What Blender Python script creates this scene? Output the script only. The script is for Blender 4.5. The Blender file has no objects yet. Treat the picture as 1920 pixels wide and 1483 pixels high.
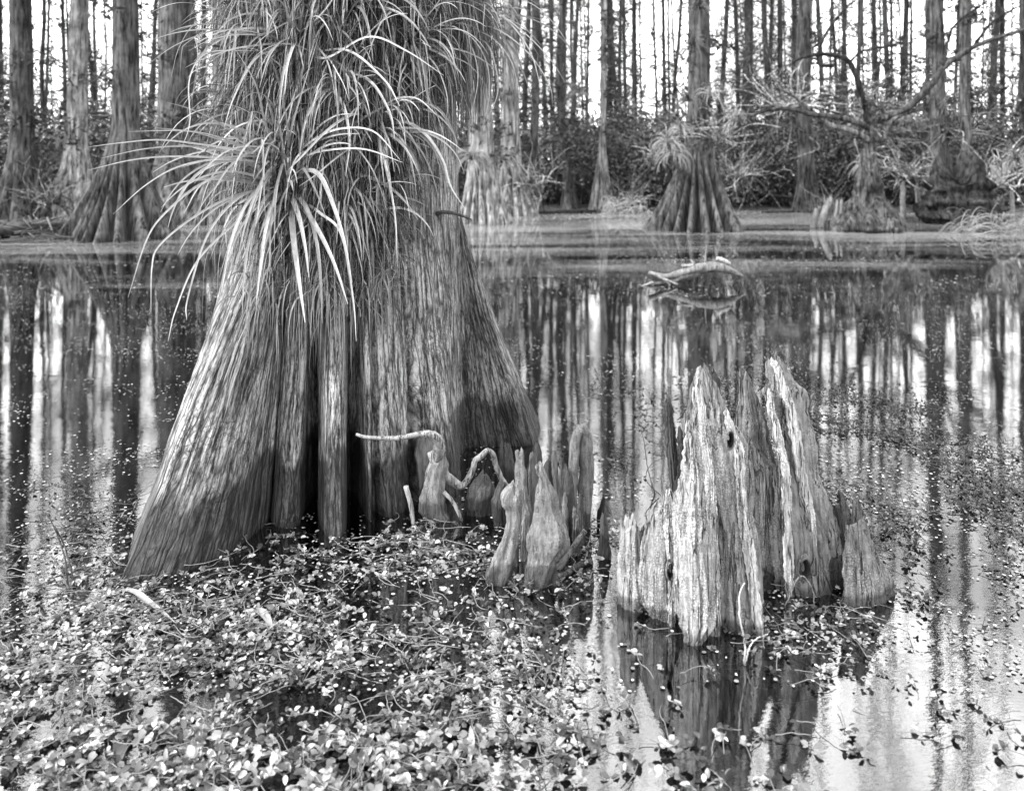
import bpy, math, random
import numpy as np
from mathutils import Vector
R = math.radians
rng = np.random.default_rng(7)
random.seed(7)
sc = bpy.context.scene
COL = sc.collection

# ------------------------------------------------------------------ camera
CAMH, HZ, FPX = 1.5, 300.0, 1500.0      # eye height, horizon row and focal length of the photograph (1920 px wide)
cam_d = bpy.data.cameras.new('camera'); cam = bpy.data.objects.new('camera', cam_d); COL.objects.link(cam)
cam.location = (0, 0, CAMH); cam.rotation_euler = (R(90), 0, 0); cam_d.shift_y = -(741.5 - HZ) / 1920
cam_d.sensor_width = 36; cam_d.lens = FPX / 1920 * 36; cam_d.clip_end = 2000; cam_d.clip_start = 0.05
cam_d.dof.use_dof = True; cam_d.dof.focus_distance = 3.15; cam_d.dof.aperture_fstop = 3.0
sc.camera = cam
# ------------------------------------------------------------------ sky, sun, exposure
SUN_EL, SUN_AZ = 38.0, 249.0        # azimuth measured clockwise from +Y: sun stands behind the camera, to the left
w = bpy.data.worlds.new('World'); sc.world = w; w.use_nodes = True
nt = w.node_tree; nt.nodes.clear()
sky = nt.nodes.new('ShaderNodeTexSky'); sky.sky_type = 'NISHITA'; sky.sun_disc = False
sky.sun_elevation = R(SUN_EL); sky.sun_rotation = R(SUN_AZ); sky.air_density = 1.6; sky.dust_density = 4.0
bw = nt.nodes.new('ShaderNodeRGBToBW'); bg = nt.nodes.new('ShaderNodeBackground'); out = nt.nodes.new('ShaderNodeOutputWorld')
nt.links.new(sky.outputs[0], bw.inputs[0])
# thin bright overcast drifting over the sky: white cloud with soft greyer gaps
tcw = nt.nodes.new('ShaderNodeTexCoord'); cn = nt.nodes.new('ShaderNodeTexNoise'); cn.inputs['Scale'].default_value = 5.5; cn.inputs['Detail'].default_value = 6; cn.inputs['Roughness'].default_value = .6
nt.links.new(tcw.outputs['Generated'], cn.inputs['Vector'])
cr_ = nt.nodes.new('ShaderNodeMapRange'); nt.links.new(cn.outputs[0], cr_.inputs[0])
for i_, v_ in enumerate((.40, .60, 9.0, 29.0)): cr_.inputs[i_ + 1].default_value = v_
ad = nt.nodes.new('ShaderNodeMath'); ad.operation = 'ADD'; nt.links.new(bw.outputs[0], ad.inputs[0]); nt.links.new(cr_.outputs[0], ad.inputs[1])
nt.links.new(ad.outputs[0], bg.inputs[0]); nt.links.new(bg.outputs[0], out.inputs[0])
bg.inputs[1].default_value = 0.15
sun_d = bpy.data.lights.new('sun', 'SUN'); sun_d.energy = 5.0; sun_d.angle = R(1.5); sun_d.color = (1, 1, 1)
sun = bpy.data.objects.new('sun', sun_d); COL.objects.link(sun)
sv = Vector((math.sin(R(SUN_AZ)) * math.cos(R(SUN_EL)), math.cos(R(SUN_AZ)) * math.cos(R(SUN_EL)), math.sin(R(SUN_EL))))
sun.rotation_euler = sv.to_track_quat('Z', 'Y').to_euler(); sun.location = (-20, -20, 30)
sc.view_settings.view_transform = 'Standard'; sc.view_settings.look = 'None'
sc.view_settings.exposure = 0.12; sc.view_settings.gamma = 1.0
sc.render.engine = 'CYCLES'
sc.cycles.max_bounces = 8; sc.cycles.transparent_max_bounces = 12; sc.cycles.caustics_reflective = False

# ------------------------------------------------------------------ measuring helpers
def ray(px, py):
    return (px - 960) / FPX, 1.0, -(py - HZ) / FPX
def G(px, py, z=0.0):
    dx, dy, dz = ray(px, py); t = (z - CAMH) / dz
    return dx * t, dy * t
def PD(px, py, D):                       # the point of the pixel's sight line that stands D metres out
    dx, dy, dz = ray(px, py); t = D / dy
    return np.array((dx * t, D, CAMH + dz * t))
def DY(py): return G(960, py)[1]

# ------------------------------------------------------------------ noise
_tab = np.random.default_rng(99).random(65536)
def _h(ix, iy): return _tab[(ix * 7919 + iy * 104729) & 65535]
def vn(x, y, perx=None):
    ix = np.floor(x).astype(np.int64); iy = np.floor(y).astype(np.int64)
    fx = x - ix; fy = y - iy; fx = fx * fx * (3 - 2 * fx); fy = fy * fy * (3 - 2 * fy)
    ix1 = ix + 1
    if perx: ix = ix % perx; ix1 = ix1 % perx
    a = _h(ix, iy); b = _h(ix1, iy); c = _h(ix, iy + 1); d = _h(ix1, iy + 1)
    return (a * (1 - fx) + b * fx) * (1 - fy) + (c * (1 - fx) + d * fx) * fy
def fbm(x, y, o=4):
    s = 0; a = .5; t = 0
    for k in range(o):
        s = s + a * vn(x * 2 ** k + 17 * k, y * 2 ** k + 31 * k); t += a; a *= .5
    return s / t

# ------------------------------------------------------------------ mesh helpers
class MB:
    def __init__(s): s.V = []; s.Q = []; s.T = []; s.t = []; s.n = 0
    def add(s, V, Q=None, T=None, tone=0.5):
        V = np.asarray(V, float).reshape(-1, 3)
        s.V.append(V); s.t.append(np.broadcast_to(np.asarray(tone, float), (len(V),)).copy())
        if Q is not None and len(Q): s.Q.append(np.asarray(Q, np.int64).reshape(-1, 4) + s.n)
        if T is not None and len(T): s.T.append(np.asarray(T, np.int64).reshape(-1, 3) + s.n)
        s.n += len(V)
    def mesh(s, name, smooth=True, uv=None):
        V = np.concatenate(s.V); tone = np.concatenate(s.t)
        Q = np.concatenate(s.Q) if s.Q else np.zeros((0, 4), np.int64)
        T = np.concatenate(s.T) if s.T else np.zeros((0, 3), np.int64)
        me = bpy.data.meshes.new(name)
        me.vertices.add(len(V)); me.vertices.foreach_set('co', V.astype(np.float32).ravel())
        li = np.concatenate([Q.ravel(), T.ravel()]).astype(np.int32)
        me.loops.add(len(li)); me.loops.foreach_set('vertex_index', li)
        ls = np.concatenate([np.arange(len(Q)) * 4, len(Q) * 4 + np.arange(len(T)) * 3]).astype(np.int32)
        lt = np.concatenate([np.full(len(Q), 4), np.full(len(T), 3)]).astype(np.int32)
        me.polygons.add(len(ls)); me.polygons.foreach_set('loop_start', ls); me.polygons.foreach_set('loop_total', lt)
        me.update(calc_edges=True)
        me.polygons.foreach_set('use_smooth', np.full(len(ls), smooth))
        at = me.attributes.new('tone', 'FLOAT', 'POINT'); at.data.foreach_set('value', tone.astype(np.float32))
        if uv is not None:
            ul = me.uv_layers.new(name='uv'); ul.data.foreach_set('uv', np.asarray(uv)[li].astype(np.float32).ravel())
        me.validate()
        return me
    def build(s, name, mat, parent=None, smooth=True, uv=None):
        me = s.mesh(name, smooth, uv); me.materials.append(mat)
        return link(name, me, parent)
def link(name, me, parent=None):
    o = bpy.data.objects.new(name, me); COL.objects.link(o)
    if parent: o.parent = parent
    return o
def tag(o, label, cat, group=None, kind=None):
    if label: o['label'] = label
    if cat: o['category'] = cat
    if group: o['group'] = group
    if kind: o['kind'] = kind
    return o
def thing(name, label, cat, loc=(0, 0, 0), rz=0, group=None):
    o = bpy.data.objects.new(name, None); COL.objects.link(o); o.empty_display_size = .1
    o.location = loc; o.rotation_euler = (0, 0, rz)
    return tag(o, label, cat, group)
def recentre(o, loc):                     # put a mesh's origin at the foot of the thing
    me = o.data; n = len(me.vertices); co = np.empty(n * 3, np.float32); me.vertices.foreach_get('co', co)
    co = co.reshape(-1, 3) - np.array(loc, np.float32); me.vertices.foreach_set('co', co.ravel()); me.update()
    if o.parent is None: o.location = loc
    return o
def dup(root, loc, rz=0, scale=1, label=None, group=None):
    r = root.copy(); COL.objects.link(r); r.location = loc; r.rotation_euler = (0, 0, rz); r.scale = (scale,) * 3 if not isinstance(scale, tuple) else scale
    if label: r['label'] = label
    if group: r['group'] = group
    for ch in list(root.children):
        c = ch.copy(); COL.objects.link(c); c.parent = r
    return r

def spline(pts, n):
    P = np.asarray(pts, float)
    if len(P) == 2: return P[0] + (P[1] - P[0]) * np.linspace(0, 1, n)[:, None]
    P = np.vstack([2 * P[0] - P[1], P, 2 * P[-1] - P[-2]])
    m = len(P) - 3; t = np.linspace(0, m, n); i = np.minimum(t.astype(int), m - 1); f = (t - i)[:, None]
    a, b, c, d = P[i], P[i + 1], P[i + 2], P[i + 3]
    return .5 * (2 * b + (c - a) * f + (2 * a - 5 * b + 4 * c - d) * f * f + (3 * b - a - 3 * c + d) * f ** 3)
def tube(mb, P, rad, n=6, tone=.5, rough=0.0):
    P = np.asarray(P, float); m = len(P); rad = np.broadcast_to(np.asarray(rad, float), (m,))
    T = np.gradient(P, axis=0); T /= np.linalg.norm(T, axis=1)[:, None] + 1e-9
    up = np.array((0, 0, 1.)) if abs(T[:, 2]).mean() < .8 else np.array((1., 0, 0))
    A = np.cross(T, up); A /= np.linalg.norm(A, axis=1)[:, None] + 1e-9; B = np.cross(T, A)
    th = np.linspace(0, 2 * math.pi, n, endpoint=False)
    rr = rad[:, None] * np.ones((m, n))
    if rough: rr = rr * (1 + rough * (vn(np.cos(th)[None] * 1.5 + 9 + np.zeros((m, 1)), np.arange(m)[:, None] * .35 + np.sin(th)[None] * 1.5 + 40) - .5) * 2)
    V = P[:, None] + A[:, None] * (np.cos(th)[None] * rr)[..., None] + B[:, None] * (np.sin(th)[None] * rr)[..., None]
    i = np.arange(m - 1)[:, None] * n; j = np.arange(n)[None]; k = (j + 1) % n
    Q = np.stack([i + j, i + k, i + n + k, i + n + j], -1).reshape(-1, 4)
    V = np.vstack([V.reshape(-1, 3), P[:1], P[-1:]])
    a = m * n; j = np.arange(n); k = (j + 1) % n
    Tt = np.vstack([np.stack([k, j, np.full(n, a)], 1), np.stack([(m - 1) * n + j, (m - 1) * n + k, np.full(n, a + 1)], 1)])
    mb.add(V, Q, Tt, tone)
def ribbon(mb, P, wd, tone=.5, fold=.35, nrm=None):
    P = np.asarray(P, float); m = len(P); T = np.gradient(P, axis=0); T /= np.linalg.norm(T, axis=1)[:, None] + 1e-9
    ref = np.array(nrm if nrm is not None else (0., -1., .6))
    S = np.cross(T, ref); l = np.linalg.norm(S, axis=1)[:, None]; S = S / (l + 1e-6)
    N = np.cross(S, T)
    w_ = np.asarray(wd)[:, None] * .5
    V = np.stack([P - S * w_ + N * w_ * fold, P - N * w_ * fold, P + S * w_ + N * w_ * fold], 1).reshape(-1, 3)
    i = np.arange(m - 1) * 3
    Q = np.vstack([np.stack([i, i + 1, i + 4, i + 3], 1), np.stack([i + 1, i + 2, i + 5, i + 4], 1)])
    mb.add(V, Q, None, tone)
def leafw(n, w): t = np.linspace(0, 1, n); return w * np.clip((1 - t) ** .6, .08, 1) * np.clip(.75 + t * 1.2, 0, 1)

# ------------------------------------------------------------------ materials
def mat_new(name):
    m = bpy.data.materials.new(name); m.use_nodes = True; t = m.node_tree; t.nodes.clear(); return m, t
class NT:
    def __init__(s, t): s.t = t
    def n(s, ty, **kw):
        x = s.t.nodes.new(ty)
        for k, v in kw.items(): setattr(x, k, v)
        return x
    def l(s, a, b): s.t.links.new(a, b)
    def math(s, op, a, b=None, clamp=False):
        x = s.n('ShaderNodeMath', operation=op); x.use_clamp = clamp
        for i, v in enumerate((a, b)):
            if v is None: continue
            if isinstance(v, (int, float)): x.inputs[i].default_value = v
            else: s.l(v, x.inputs[i])
        return x.outputs[0]
    def ramp(s, src, stops):
        x = s.n('ShaderNodeValToRGB'); cr = x.color_ramp
        while len(cr.elements) < len(stops): cr.elements.new(.5)
        for e, (p, v) in zip(cr.elements, stops): e.position = p; e.color = (v, v, v, 1)
        s.l(src, x.inputs[0]); return x.outputs[0]
    def noise(s, vec, scale, detail=5, rough=.6, dist=0):
        x = s.n('ShaderNodeTexNoise'); x.inputs['Scale'].default_value = scale; x.inputs['Detail'].default_value = detail
        x.inputs['Roughness'].default_value = rough; x.inputs['Distortion'].default_value = dist
        if vec is not None: s.l(vec, x.inputs['Vector'])
        return x.outputs[0]
    def mapping(s, vec, sc_):
        x = s.n('ShaderNodeMapping'); x.inputs['Scale'].default_value = sc_; s.l(vec, x.inputs[0]); return x.outputs[0]
    def mapr(s, v, a, b, c, d):
        x = s.n('ShaderNodeMapRange'); s.l(v, x.inputs[0])
        for i, k in enumerate((a, b, c, d)): x.inputs[i + 1].default_value = k
        return x.outputs[0]
    def prin(s, col, rough=.8, spec=.3, normal=None):
        b = s.n('ShaderNodeBsdfPrincipled')
        if isinstance(col, (int, float)): b.inputs['Base Color'].default_value = (col, col, col, 1)
        else: s.l(col, b.inputs['Base Color'])
        if isinstance(rough, (int, float)): b.inputs['Roughness'].default_value = rough
        else: s.l(rough, b.inputs['Roughness'])
        b.inputs['Specular IOR Level'].default_value = spec
        if normal is not None: s.l(normal, b.inputs['Normal'])
        return b
    def bump(s, h, st=1., dist=.01, prev=None):
        x = s.n('ShaderNodeBump'); x.inputs['Strength'].default_value = st; x.inputs['Distance'].default_value = dist
        s.l(h, x.inputs['Height'])
        if prev is not None: s.l(prev, x.inputs['Normal'])
        return x.outputs[0]
    def out(s, sh): o = s.n('ShaderNodeOutputMaterial'); s.l(sh, o.inputs[0])

def m_bark_uv(name, lo, hi):             # fibrous bark that runs along the trunk's own uv, wet and dark where it meets the water
    m, t = mat_new(name); N = NT(t)
    uv = N.n('ShaderNodeUVMap').outputs[0]; geo = N.n('ShaderNodeNewGeometry'); pos = geo.outputs[0]
    fib = N.noise(N.mapping(uv, (1, .06, 1)), 66, 7, .72, .2)
    fib2 = N.noise(N.mapping(uv, (1, .16, 1)), 190, 4, .75, .3)
    patch = N.noise(pos, 3.2, 4, .6)
    vor = N.n('ShaderNodeTexVoronoi', feature='DISTANCE_TO_EDGE'); N.l(N.mapping(uv, (1, .55, 1)), vor.inputs[0]); vor.inputs['Scale'].default_value = 85
    crack = N.ramp(vor.outputs['Distance'], [(0, 0), (.12, 1)])
    pm = N.ramp(patch, [(.5, 0), (.62, 1)])
    wv = N.n('ShaderNodeTexNoise'); wv.inputs['Scale'].default_value = 14; N.l(uv, wv.inputs['Vector'])
    ws = N.n('ShaderNodeVectorMath', operation='SCALE'); ws.inputs[3].default_value = .014; N.l(wv.outputs['Color'], ws.inputs[0])
    wa = N.n('ShaderNodeVectorMath', operation='ADD'); N.l(uv, wa.inputs[0]); N.l(ws.outputs[0], wa.inputs[1])
    v2 = N.n('ShaderNodeTexVoronoi', feature='DISTANCE_TO_EDGE'); v2.inputs['Scale'].default_value = 46; N.l(N.mapping(wa.outputs[0], (1, .075, 1)), v2.inputs[0])
    strip = N.ramp(v2.outputs['Distance'], [(0, 0), (.10, .8), (.3, 1)])
    crackm = N.math('ADD', N.math('MULTIPLY', crack, pm), N.math('SUBTRACT', 1., pm))
    fb = N.math('ADD', N.math('MULTIPLY', fib, .62), N.math('MULTIPLY', fib2, .38))
    h = N.math('ADD', N.math('ADD', N.math('MULTIPLY', fb, 1.3), N.math('MULTIPLY', crackm, .22)), N.math('MULTIPLY', strip, .4))
    dark = N.math('MULTIPLY', N.ramp(fb, [(.42, 0.0), (.475, .25), (.525, .65), (.58, 1)]), N.math('MULTIPLY', N.mapr(crackm, 0, 1, .4, 1), N.mapr(strip, 0, 1, .18, 1)))
    tone = N.math('MULTIPLY', N.mapr(patch, .3, .7, .5, 1.35), N.mapr(N.noise(N.mapping(uv, (1, .3, 1)), 9, 4, .6), .35, .65, .7, 1.25))
    base = N.math('MULTIPLY', N.mapr(dark, 0, 1, lo, hi), tone)
    # water line
    z = N.n('ShaderNodeSeparateXYZ'); N.l(pos, z.inputs[0])
    wn = N.noise(N.mapping(uv, (2.2, .5, 1)), 2.2, 5, .6)
    wet = N.ramp(N.math('SUBTRACT', z.outputs[2], N.math('MULTIPLY', wn, .62)), [(0, 1), (.05, 0)])
    wet2 = N.ramp(N.math('ADD', N.math('SUBTRACT', z.outputs[2], N.math('MULTIPLY', wn, .62)), .06), [(0, 1), (.05, 0)])
    f = N.math('MULTIPLY', N.mapr(wet2, 0, 1, 1, .24), N.mapr(z.outputs[2], 0, .04, .55, 1))
    base = N.math('MULTIPLY', base, f)
    nrm = N.bump(h, 1., .02)
    b = N.prin(base, N.mapr(wet2, 0, 1, .85, .5), .3, nrm); N.out(b.outputs[0]); return m

def m_wood(name, lo, hi, vs=34, fibre=.12, crackamt=1., wetz=.05, bumpd=.006, fisw=.016):   # weathered wood with cubic cracks
    m, t = mat_new(name); N = NT(t)
    co = N.n('ShaderNodeTexCoord').outputs['Object']; geo = N.n('ShaderNodeNewGeometry'); pos = geo.outputs[0]
    fib = N.noise(N.mapping(co, (1, 1, fibre)), 75, 5, .65, .3)
    vor = N.n('ShaderNodeTexVoronoi', feature='DISTANCE_TO_EDGE')
    wob = N.n('ShaderNodeVectorMath', operation='ADD'); nn = N.n('ShaderNodeTexNoise'); nn.inputs['Scale'].default_value = 22
    N.l(co, nn.inputs['Vector']); sc2 = N.n('ShaderNodeVectorMath', operation='SCALE'); sc2.inputs[3].default_value = .03; N.l(nn.outputs['Color'], sc2.inputs[0])
    N.l(co, wob.inputs[0]); N.l(sc2.outputs[0], wob.inputs[1])
    N.l(N.mapping(wob.outputs[0], (1, 1, 1.25)), vor.inputs[0]); vor.inputs['Scale'].default_value = vs
    crack = N.ramp(vor.outputs['Distance'], [(0, .25), (.16, 1)])
    patch = N.noise(co, 7, 4, .6); pm = N.ramp(patch, [(.42, 0), (.58, crackamt)])
    ck = N.math('SUBTRACT', 1., N.math('MULTIPLY', N.math('SUBTRACT', 1., crack), pm))
    fine = N.math('ADD', N.noise(co, 160, 3, .6), N.math('MULTIPLY', N.noise(N.mapping(co, (1, 1, 2.2)), 46, 4, .65), .8))
    h = N.math('ADD', N.math('ADD', N.math('MULTIPLY', fib, 1.3), N.math('MULTIPLY', ck, .4)), N.math('MULTIPLY', fine, .4))
    fz = N.noise(N.mapping(co, (1, 1, .04)), 23, 4, .6, .1)
    fis = N.ramp(N.math('ABSOLUTE', N.math('SUBTRACT', fz, .5)), [(fisw * .15, .12 if fisw > .01 else .55), (fisw, 1)])
    h = N.math('ADD', h, N.math('MULTIPLY', fis, .8))
    col = N.math('MULTIPLY', fis, N.math('MULTIPLY', N.mapr(N.math('MULTIPLY', fib, ck), .2, .62, lo, hi), N.mapr(patch, .3, .7, .72, 1.2)))
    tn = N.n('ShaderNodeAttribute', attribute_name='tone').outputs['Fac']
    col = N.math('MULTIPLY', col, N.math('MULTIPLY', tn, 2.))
    z = N.n('ShaderNodeSeparateXYZ'); N.l(pos, z.inputs[0])
    wn = N.noise(pos, 9, 3); wet = N.mapr(N.math('SUBTRACT', z.outputs[2], N.math('MULTIPLY', wn, wetz)), -.01, .01, .4, 1)
    col = N.math('MULTIPLY', col, wet)
    b = N.prin(col, .8, .25, N.bump(h, 1., bumpd)); N.out(b.outputs[0]); return m

def m_farbark(name, lo, hi):
    m, t = mat_new(name); N = NT(t)
    co = N.n('ShaderNodeTexCoord').outputs['Object']; rnd = N.n('ShaderNodeObjectInfo').outputs['Random']
    fib = N.noise(N.mapping(co, (1, 1, .12)), 16, 6, .7, .3); patch = N.noise(co, 1.4, 5, .7)
    c = N.math('MULTIPLY', N.mapr(fib, .38, .62, lo, hi), N.mapr(patch, .35, .65, .45, 1.5))
    c = N.math('MULTIPLY', c, N.mapr(rnd, 0, 1, .6, 1.35))
    tn = N.n('ShaderNodeAttribute', attribute_name='tone').outputs['Fac']; c = N.math('MULTIPLY', c, N.math('MULTIPLY', tn, 2.))
    b = N.prin(c, .9, .15, N.bump(fib, 1., .03)); N.out(b.outputs[0]); return m

def m_tone(name, mul, rough=.5, spec=.4, trans=0.0, var=True, add=0.0):
    m, t = mat_new(name); N = NT(t)
    tn = N.n('ShaderNodeAttribute', attribute_name='tone').outputs['Fac']
    c = N.math('ADD', N.math('MULTIPLY', tn, mul), add)
    if var:
        co = N.n('ShaderNodeTexCoord').outputs['Object']; c = N.math('MULTIPLY', c, N.mapr(N.noise(co, 60, 3), .3, .7, .8, 1.2))
    b = N.prin(c, rough, spec)
    if trans:
        tr = N.n('ShaderNodeBsdfTranslucent'); N.l(c, tr.inputs[0]); mx = N.n('ShaderNodeMixShader'); mx.inputs[0].default_value = trans
        N.l(b.outputs[0], mx.inputs[1]); N.l(tr.outputs[0], mx.inputs[2]); N.out(mx.outputs[0])
    else: N.out(b.outputs[0])
    return m

def m_water():
    m, t = mat_new('water'); N = NT(t)
    pos = N.n('ShaderNodeNewGeometry').outputs[0]
    s = N.n('ShaderNodeSeparateXYZ'); N.l(pos, s.inputs[0])
    b1 = N.noise(N.mapping(pos, (1, 1.6, 1)), 3.0, 2, .5, .5); b2 = N.noise(N.mapping(pos, (1, 2.4, 1)), 34, 3, .6)
    amp = N.mapr(s.outputs[1], 1.5, 9, 1.0, .35)
    h = N.math('MULTIPLY', N.math('ADD', N.math('MULTIPLY', b1, .3), N.math('MULTIPLY', b2, .045)), amp)
    nrm = N.bump(h, .5, .0065)
    fr = N.n('ShaderNodeFresnel'); fr.inputs[0].default_value = 1.5; N.l(nrm, fr.inputs[1])
    fac = N.math('ADD', N.math('MULTIPLY', fr.outputs[0], .80), .20, True)
    gl = N.n('ShaderNodeBsdfGlossy'); gl.inputs[0].default_value = (.97, .97, .97, 1); gl.inputs['Roughness'].default_value = .018; N.l(nrm, gl.inputs['Normal'])
    tr = N.n('ShaderNodeBsdfTransparent'); tr.inputs[0].default_value = (.5, .5, .5, 1)
    mx = N.n('ShaderNodeMixShader'); N.l(fac, mx.inputs[0]); N.l(tr.outputs[0], mx.inputs[1]); N.l(gl.outputs[0], mx.inputs[2])
    # pale pollen film that lies on the far water in drifting bands
    fn = N.noise(N.mapping(pos, (.10, .55, 1)), 1.3, 6, .65, .6); fs = N.noise(N.mapping(pos, (1, 3, 1)), 9, 4, .7)
    far = N.mapr(s.outputs[1], 4.5, 19, -.30, .12)
    fm = N.ramp(N.math('ADD', N.math('ADD', fn, far), N.math('MULTIPLY', N.math('SUBTRACT', fs, .5), .6)), [(.42, 0), (.62, .30), (.85, .50)])
    df = N.n('ShaderNodeBsdfDiffuse'); df.inputs[0].default_value = (.30, .30, .30, 1)
    m2 = N.n('ShaderNodeMixShader'); N.l(fm, m2.inputs[0]); N.l(mx.outputs[0], m2.inputs[1]); N.l(df.outputs[0], m2.inputs[2])
    N.out(m2.outputs[0]); return m
def m_ground(name, lo, hi, sc_=6):
    m, t = mat_new(name); N = NT(t); pos = N.n('ShaderNodeNewGeometry').outputs[0]
    a = N.noise(pos, sc_, 8, .7); b = N.prin(N.mapr(a, .35, .65, lo, hi), .95, .1, N.bump(a, 1, .05)); N.out(b.outputs[0]); return m

M_TRUNK = m_bark_uv('cypress_bark', .010, .50)
M_STUMP = m_wood('stump_wood', .02, .56, 88, .14, .42, .07, .014)
M_KNEE = m_wood('knee_wood', .03, .32, 90, .22, .35, .16, .008, .006)
M_ROOT = m_wood('driftwood', .05, .38, 20, .1, .2, .03, .006)
M_FAR = m_farbark('far_bark', .004, .12)
M_FARPALE = m_farbark('pale_far_bark', .02, .34)
M_AIR = m_tone('air_plant_leaf', .37, .45, .45, .12)
M_THATCH = m_tone('dry_thatch', .30, .7, .25, .1)
M_WATERLEAF = m_tone('floating_leaf', .47, .32, .5, .12)
M_SLIM = m_farbark('slim_bark', .004, .07)
M_SHRUB = m_tone('shrub_leaf', .08, .3, .7, .08, False)
M_TWIG = m_tone('twig', .13, .8, .2)
M_CROWN = m_tone('needle_foliage', .07, .7, .2, .15, False)
M_WATER = m_water()
M_BED = m_ground('bed_mud', .012, .05, 5)
M_BANK = m_ground('bank_litter', .015, .12, 7)
M_DUCK = m_tone('duckweed', .5, .5, .4, 0, False)

# ------------------------------------------------------------------ setting
def sheet(name, x0, x1, y0, y1, z, mat, kind='structure', nx=2, ny=2, zf=None):
    X, Y = np.meshgrid(np.linspace(x0, x1, nx), np.linspace(y0, y1, ny)); Z = np.full_like(X, z)
    if zf is not None: Z = zf(X, Y)
    mb = MB(); i = np.arange(ny - 1)[:, None] * nx; j = np.arange(nx - 1)[None]; a = i + j
    mb.add(np.stack([X, Y, Z], -1), np.stack([a, a + 1, a + nx + 1, a + nx], -1)); o = mb.build(name, mat); o['kind'] = kind; return o
sheet('water', -80, 80, -40, 60, 0, M_WATER)
sheet('swamp_bed', -600, 600, -60, 900, -.55, M_BED)
def shore(X): return 23.6 + 1.1 * (vn(X * .35 + 50, X * 0 + 3) - .5) * 2 + np.where(X < -7, -3.2 * np.clip((-7 - X) / 3, 0, 1), 0)
def bankz(X, Y):
    e = np.clip((Y - shore(X)) / 1.2, -1, 1); return np.where(e < 0, e * .5, e * .10) + .12 * (fbm(X * .8, Y * .8) - .5) * (e > 0)
sheet('bank', -60, 60, 17.5, 90, 0, M_BANK, 'structure', 260, 220, bankz)

# ------------------------------------------------------------------ the big cypress
AX = np.array((-.85, 4.0))
front = [(228, 1092), (285, 1087), (340, 1076), (390, 1056), (430, 1035), (470, 1008), (500, 980), (508, 955), (513, 984), (535, 991), (560, 985),
         (572, 945), (588, 938), (598, 985), (612, 1005), (638, 1007), (648, 990), (655, 958), (676, 952), (690, 975), (715, 976), (755, 962), (790, 948), (830, 938), (858, 926),
         (868, 880), (872, 842), (905, 838), (950, 837), (1000, 834), (1017, 803)]
ctrl = [np.array(G(*p)) - AX for p in front] + [np.array(p) for p in
       [(.95, .75), (.62, .78), (.45, 1.1), (.1, .92), (-.2, 1.2), (-.45, .88), (-.8, .8), (-.74, .4), (-.86, .05), (-.70, -.32), (-.68, -.72), (-.57, -1.06)]]
ctrl = np.array(ctrl)
def closed(P, n):
    m = len(P); t = np.linspace(0, m, n, endpoint=False); i = t.astype(int); f = (t - i)[:, None]
    a, b, c, d = P[(i - 1) % m], P[i % m], P[(i + 1) % m], P[(i + 2) % m]
    cat = .5 * (2 * b + (c - a) * f + (2 * a - 5 * b + 4 * c - d) * f * f + (3 * b - a - 3 * c + d) * f ** 3)
    return .7 * cat + .3 * (b * (1 - f) + c * f)
_B = closed(ctrl, 6000)
seg = np.linalg.norm(np.roll(_B, -1, 0) - _B, axis=1); vis = np.where(np.arange(6000) < 6000 * 31 / len(ctrl), 1., .35)
cum = np.concatenate([[0], np.cumsum(seg * vis)]); NS = 1500
sidx = np.interp(np.linspace(0, cum[-1], NS, endpoint=False), cum, np.arange(6001))
BS = np.stack([np.interp(sidx, np.arange(6001), np.append(_B[:, k], _B[0, k])) for k in (0, 1)], 1)
ang = np.unwrap(np.arctan2(BS[:, 1], BS[:, 0])); 
ker = np.hanning(61); ker /= ker.sum(); lin = ang[0] + (np.arange(NS) / NS) * 2 * math.pi
dev = ang - lin; dev = np.convolve(np.concatenate([dev[-30:], dev, dev[:30]]), ker, 'valid'); angs = np.maximum.accumulate(lin + dev)
RT = .50
TS = np.stack([np.cos(angs), np.sin(angs)], 1) * (RT + .085 * np.clip(np.cos(angs - .2), 0, 1))[:, None]
# crease lines that stay deep far up the buttress: (px at water line, depth, width in samples, top height)
def sidx_of(px, py):
    p = np.array(G(px, py)) - AX; return int(np.argmin(np.linalg.norm(BS - p, axis=1)))
creases = [(sidx_of(506, 958), .22, 11, 1.0), (sidx_of(580, 941), .30, 20, 1.1), (sidx_of(665, 956), .22, 17, .9), (sidx_of(715, 976), .10, 6, 1.0), (sidx_of(870, 860), .26, 12, 1.15), (sidx_of(790, 948), .10, 8, .9)]
def wz(z, s=None): q = 1 - z / 1.24; return (np.sqrt(q * q + .008) + q) / 2
zr = np.concatenate([np.linspace(-.45, 0, 26)[:-1], np.linspace(0, 2.3, 470), np.linspace(2.3, 13, 110)[1:]])
Zg = np.repeat(zr[:, None], NS, 1)
W = np.where(Zg < 0, 1 - Zg * .35, wz(np.maximum(Zg, 0)))
taper = np.where(Zg > 1.3, 1 - .035 * (Zg - 1.3), 1 + .03 * (1.3 - np.clip(Zg, 0, 1.3)))
PX = TS[None, :, 0] * taper * (1 - W) + BS[None, :, 0] * W; PY = TS[None, :, 1] * taper * (1 - W) + BS[None, :, 1] * W
rad = np.sqrt(PX ** 2 + PY ** 2); si = np.arange(NS)[None]
disp = np.zeros_like(rad)
for c, dpt, wd, zt in creases:
    d = (si - c + NS / 2) % NS - NS / 2
    wob = 5 * (vn(Zg * 6 + c, Zg * 0 + 5) - .5)
    fade = np.clip((zt - Zg) / (zt * .8), 0, 1)
    disp -= dpt * fade * np.exp(-((d + wob) / (wd * (.5 + .5 * fade))) ** 2)
u = np.arange(NS)[None] / NS
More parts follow.
